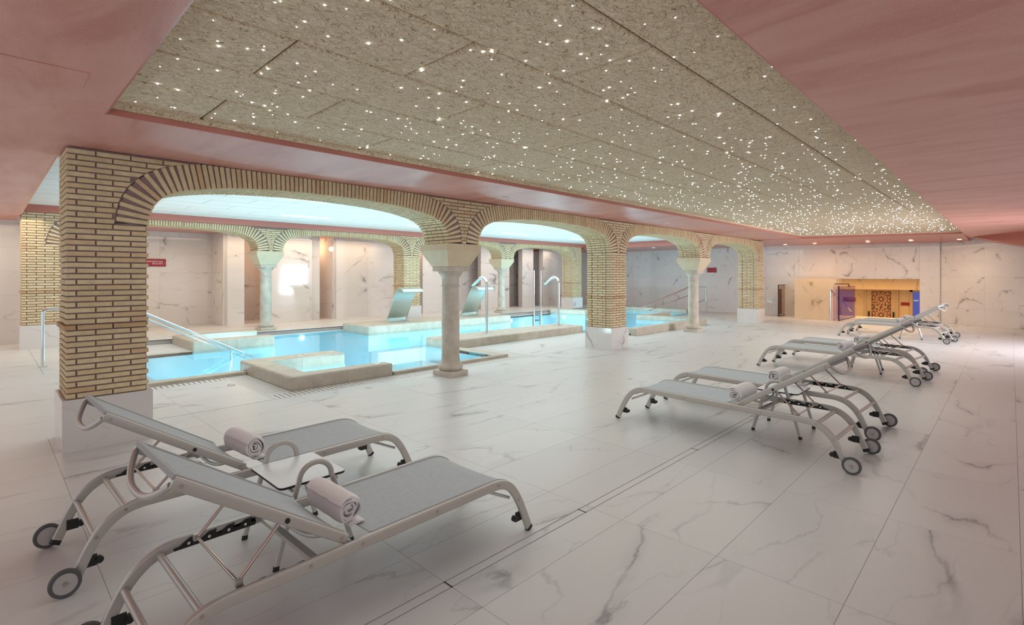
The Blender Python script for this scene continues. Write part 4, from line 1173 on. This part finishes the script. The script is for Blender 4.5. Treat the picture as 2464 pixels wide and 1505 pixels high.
def table():
    t = thing('side_table', '', 'table', (0, 0, 0), 0, 'side tables')
    tb = rbox(-.19, .19, -.222, .222, .408, .420, .003, 1)
    bm = bmesh.new(); bmesh.ops.create_cube(bm, size=1)
    for v in bm.verts: v.co = Vector((v.co.x*.38, v.co.y*.444, .414 + v.co.z*.012))
    ed = [e for e in bm.edges if abs(e.verts[0].co.z - e.verts[1].co.z) > .005]
    bmesh.ops.bevel(bm, geom=ed, offset=.03, segments=5, affect='EDGES', profile=.5)
    b = B(); bm.verts.index_update(); b.add([v.co for v in bm.verts], [[v.index for v in f.verts] for f in bm.faces]); bm.free()
    b.build('edge_core', M['black'], t)
    b2 = B(); b2.add([(x*.996, y*.996, .4202 if z > .414 else .419) for x, y, z in b.v], b.f); b2.build('tabletop', M['laminate'], t)
    for s in (-1, 1):
        path = [(-.215, s*.232, .012), (-.105, s*.232, .40)]
        for k in range(13):
            a = PI - PI*k/12; path.append((.092*math.cos(a), s*.232, .432 + .088*math.sin(a)))
        path += [(.105, s*.232, .40), (.215, s*.232, .012)]
        B().sweep(catmull([Vector(p) for p in path], 2) if False else path, stadium(.018, .03, 3), (0, 1, 0)).build('leg_frame', M['alu'], t, True)
        for x in (-.215, .215):
            B().sweep([(x, s*.232, .001), (x*.985, s*.232, .026)], [(a*1.1, c*1.1) for a, c in stadium(.018, .03, 3)], (0, 1, 0)).build('foot_cap', M['black'], t, True)
        B().disc_y(.10, .40, .006, min(s*.242, s*.245), max(s*.242, s*.245), 10).build('screw', M['chrome'], t)
    for x in (-.14, .14): B().tube([(x*.9, -.225, .395), (x*.9, .225, .395)], .009, 10).build('under_bar', M['alu'], t, True)
    return t
def towel(seed=0, L=.34, R=.082):
    rr = random.Random(seed); t = thing('rolled_towel', '', 'towel', (0, 0, 0), 0, 'rolled white towels')
    turns = 3.6; n = 110; r0 = .010; th = .0150
    cen = []
    for i in range(n+1):
        a = 2*PI*turns*i/n; r = r0 + (R-th*.6-r0)*i/n
        wob = 1 + .05*math.sin(a*1.7+seed) + .035*math.sin(a*3.1+seed*2)
        cen.append(Vector((r*math.cos(a-PI*.4)*wob, r*math.sin(a-PI*.4)*wob*.94)))
    # loose end lying on the sling
    tg = (cen[-1]-cen[-2]).normalized()
    m = 9
    v = []; f = []
    pts = cen
    ys = [-L/2 + L*j/m for j in range(m+1)]
    for i, p in enumerate(pts):
        tg = (pts[min(i+1, n)] - pts[max(i-1, 0)]).normalized(); nn = Vector((-tg.y, tg.x))
        h = th*(1.0 if i < n-3 else .6)
        for s in (-1, 1):
            for j, y in enumerate(ys):
                end = abs(y)/(L/2); k = 1 - .10*max(0, end-.8)/.2
                q = p*k + nn*s*h/2*(1 if 0 < j < m else .72)
                yy = y + (.010*math.sin(i*.21+seed) + .006*math.sin(i*.5))*(1 if end > .9 else 0) + (.012*(1 - i/n) * (1 if y > 0 else -1) * (-.8) if end > .9 else 0)
                v.append((q.x, yy, q.y + .0015*math.sin(j*2.1+i*.3)))
    Rw = 2*(m+1)
    for i in range(n):
        for j in range(m):
            a = i*Rw + j; f += [(a, a+1, a+Rw+1, a+Rw), (a+m+1, a+m+1+Rw, a+m+2+Rw, a+m+2)]
        for j in (0, m): a = i*Rw + j; f.append((a, a+Rw, a+Rw+m+1, a+m+1))
    for i in (0, n):
        for j in range(m): a = i*Rw + j; f.append((a, a+1, a+m+2, a+m+1))
    B().add(v, f).build('roll', M['towel'], t, True)
    b = B(); z0 = -R*.93
    b.hexa([(.0, -L*.48, z0-.004), (.085, -L*.48, z0-.002), (.085, L*.48, z0-.002), (0, L*.48, z0-.004), (.0, -L*.48, z0+.014), (.082, -L*.48, z0+.003), (.082, L*.48, z0+.003), (0, L*.48, z0+.014)])
    b.build('loose_end', M['towel'], t)
    return t
LN = [((2.325, 2.42), (.14, 2.37), 'closest sun lounger at the bottom left, its rear end cut off by the frame', 1.13, .0),
      ((2.345, 3.665), (.16, 3.605), 'second closest lounger, between the first lounger and the big brick pier', 1.15, .0),
      ((5.12, 3.07), (5.05, .87), 'front lounger of the right-hand row, nearest the camera there', 1.25, -.07),
      ((6.27, 3.10), (6.15, .90), 'second lounger of the right-hand row, directly behind its front one', 1.25, -.03),
      ((9.61, 3.10), (9.38, .90), 'third lounger of the right-hand row, nearer one of the middle pair', 1.25, -.06),
      ((10.745, 3.10), (10.43, .90), 'fourth lounger of the right-hand row, farther one of the middle pair', 1.25, .0),
      ((15.73, 3.16), (15.42, .95), 'fifth lounger of the right-hand row, bluish-white lit, nearer one of the farthest pair', 1.25, -.04),
      ((16.9, 3.18), (16.55, .97), 'sixth and last lounger of the right-hand row, farthest from the camera', 1.25, .0)]
TWL = ['rolled white towel on the closest lounger at the bottom left', 'rolled white towel on the second lounger, left of the white side table', 'rolled towel on the front lounger of the right-hand row, bluish white',
       'rolled towel on the second lounger of the right-hand row', 'rolled towel on the nearer lounger of the middle right pair', 'rolled towel on the farther lounger of the middle right pair', 'rolled towel on the nearer lounger of the farthest pair', 'rolled towel on the very last lounger, by the blue-lit door']
L0 = lounger(); T0 = [towel(1), towel(5)]
for i, (ft, hd, lab, tx_, ty_) in enumerate(LN):
    o = L0 if i == 0 else copy_tree(L0)
    d = Vector((hd[0]-ft[0], hd[1]-ft[1])); rz = math.atan2(d.y, d.x)
    o.location = (ft[0], ft[1], 0); o.rotation_euler = (0, 0, rz); o['label'] = lab
    o.scale = ((.925, 1, 1), (.95, 1, 1))[i] if i < 2 else (1, 1, 1)
    w = T0[i] if i < 2 else copy_tree(T0[i % 2])
    cr, sr = math.cos(rz), math.sin(rz)
    w.location = (ft[0] + cr*tx_ - sr*ty_, ft[1] + sr*tx_ + cr*ty_, .372 + .080)
    w.rotation_euler = (0, 0, rz + PI + (.0, .06, .03, -.05, .02, .05, 0, .03)[i]) if i < 2 else (0, 0, rz + (.03 if i % 2 else -.04))
    w['label'] = TWL[i]
TBL = [((1.285, 3.00), 0, 'white-topped side table between the two closest loungers'), ((5.62, 1.645), PI/2, 'white side table between the first two loungers of the right-hand row'),
       ((10.02, 1.70), PI/2+.1, 'white side table between the middle right pair of loungers'), ((16.0, 1.78), PI/2+.1, 'white side table between the farthest pair of loungers')]
tb0 = table()
for i, (p, rz, lab) in enumerate(TBL):
    o = tb0 if i == 0 else copy_tree(tb0)
    o.location = (*p, 0); o.rotation_euler = (0, 0, rz); o['label'] = lab
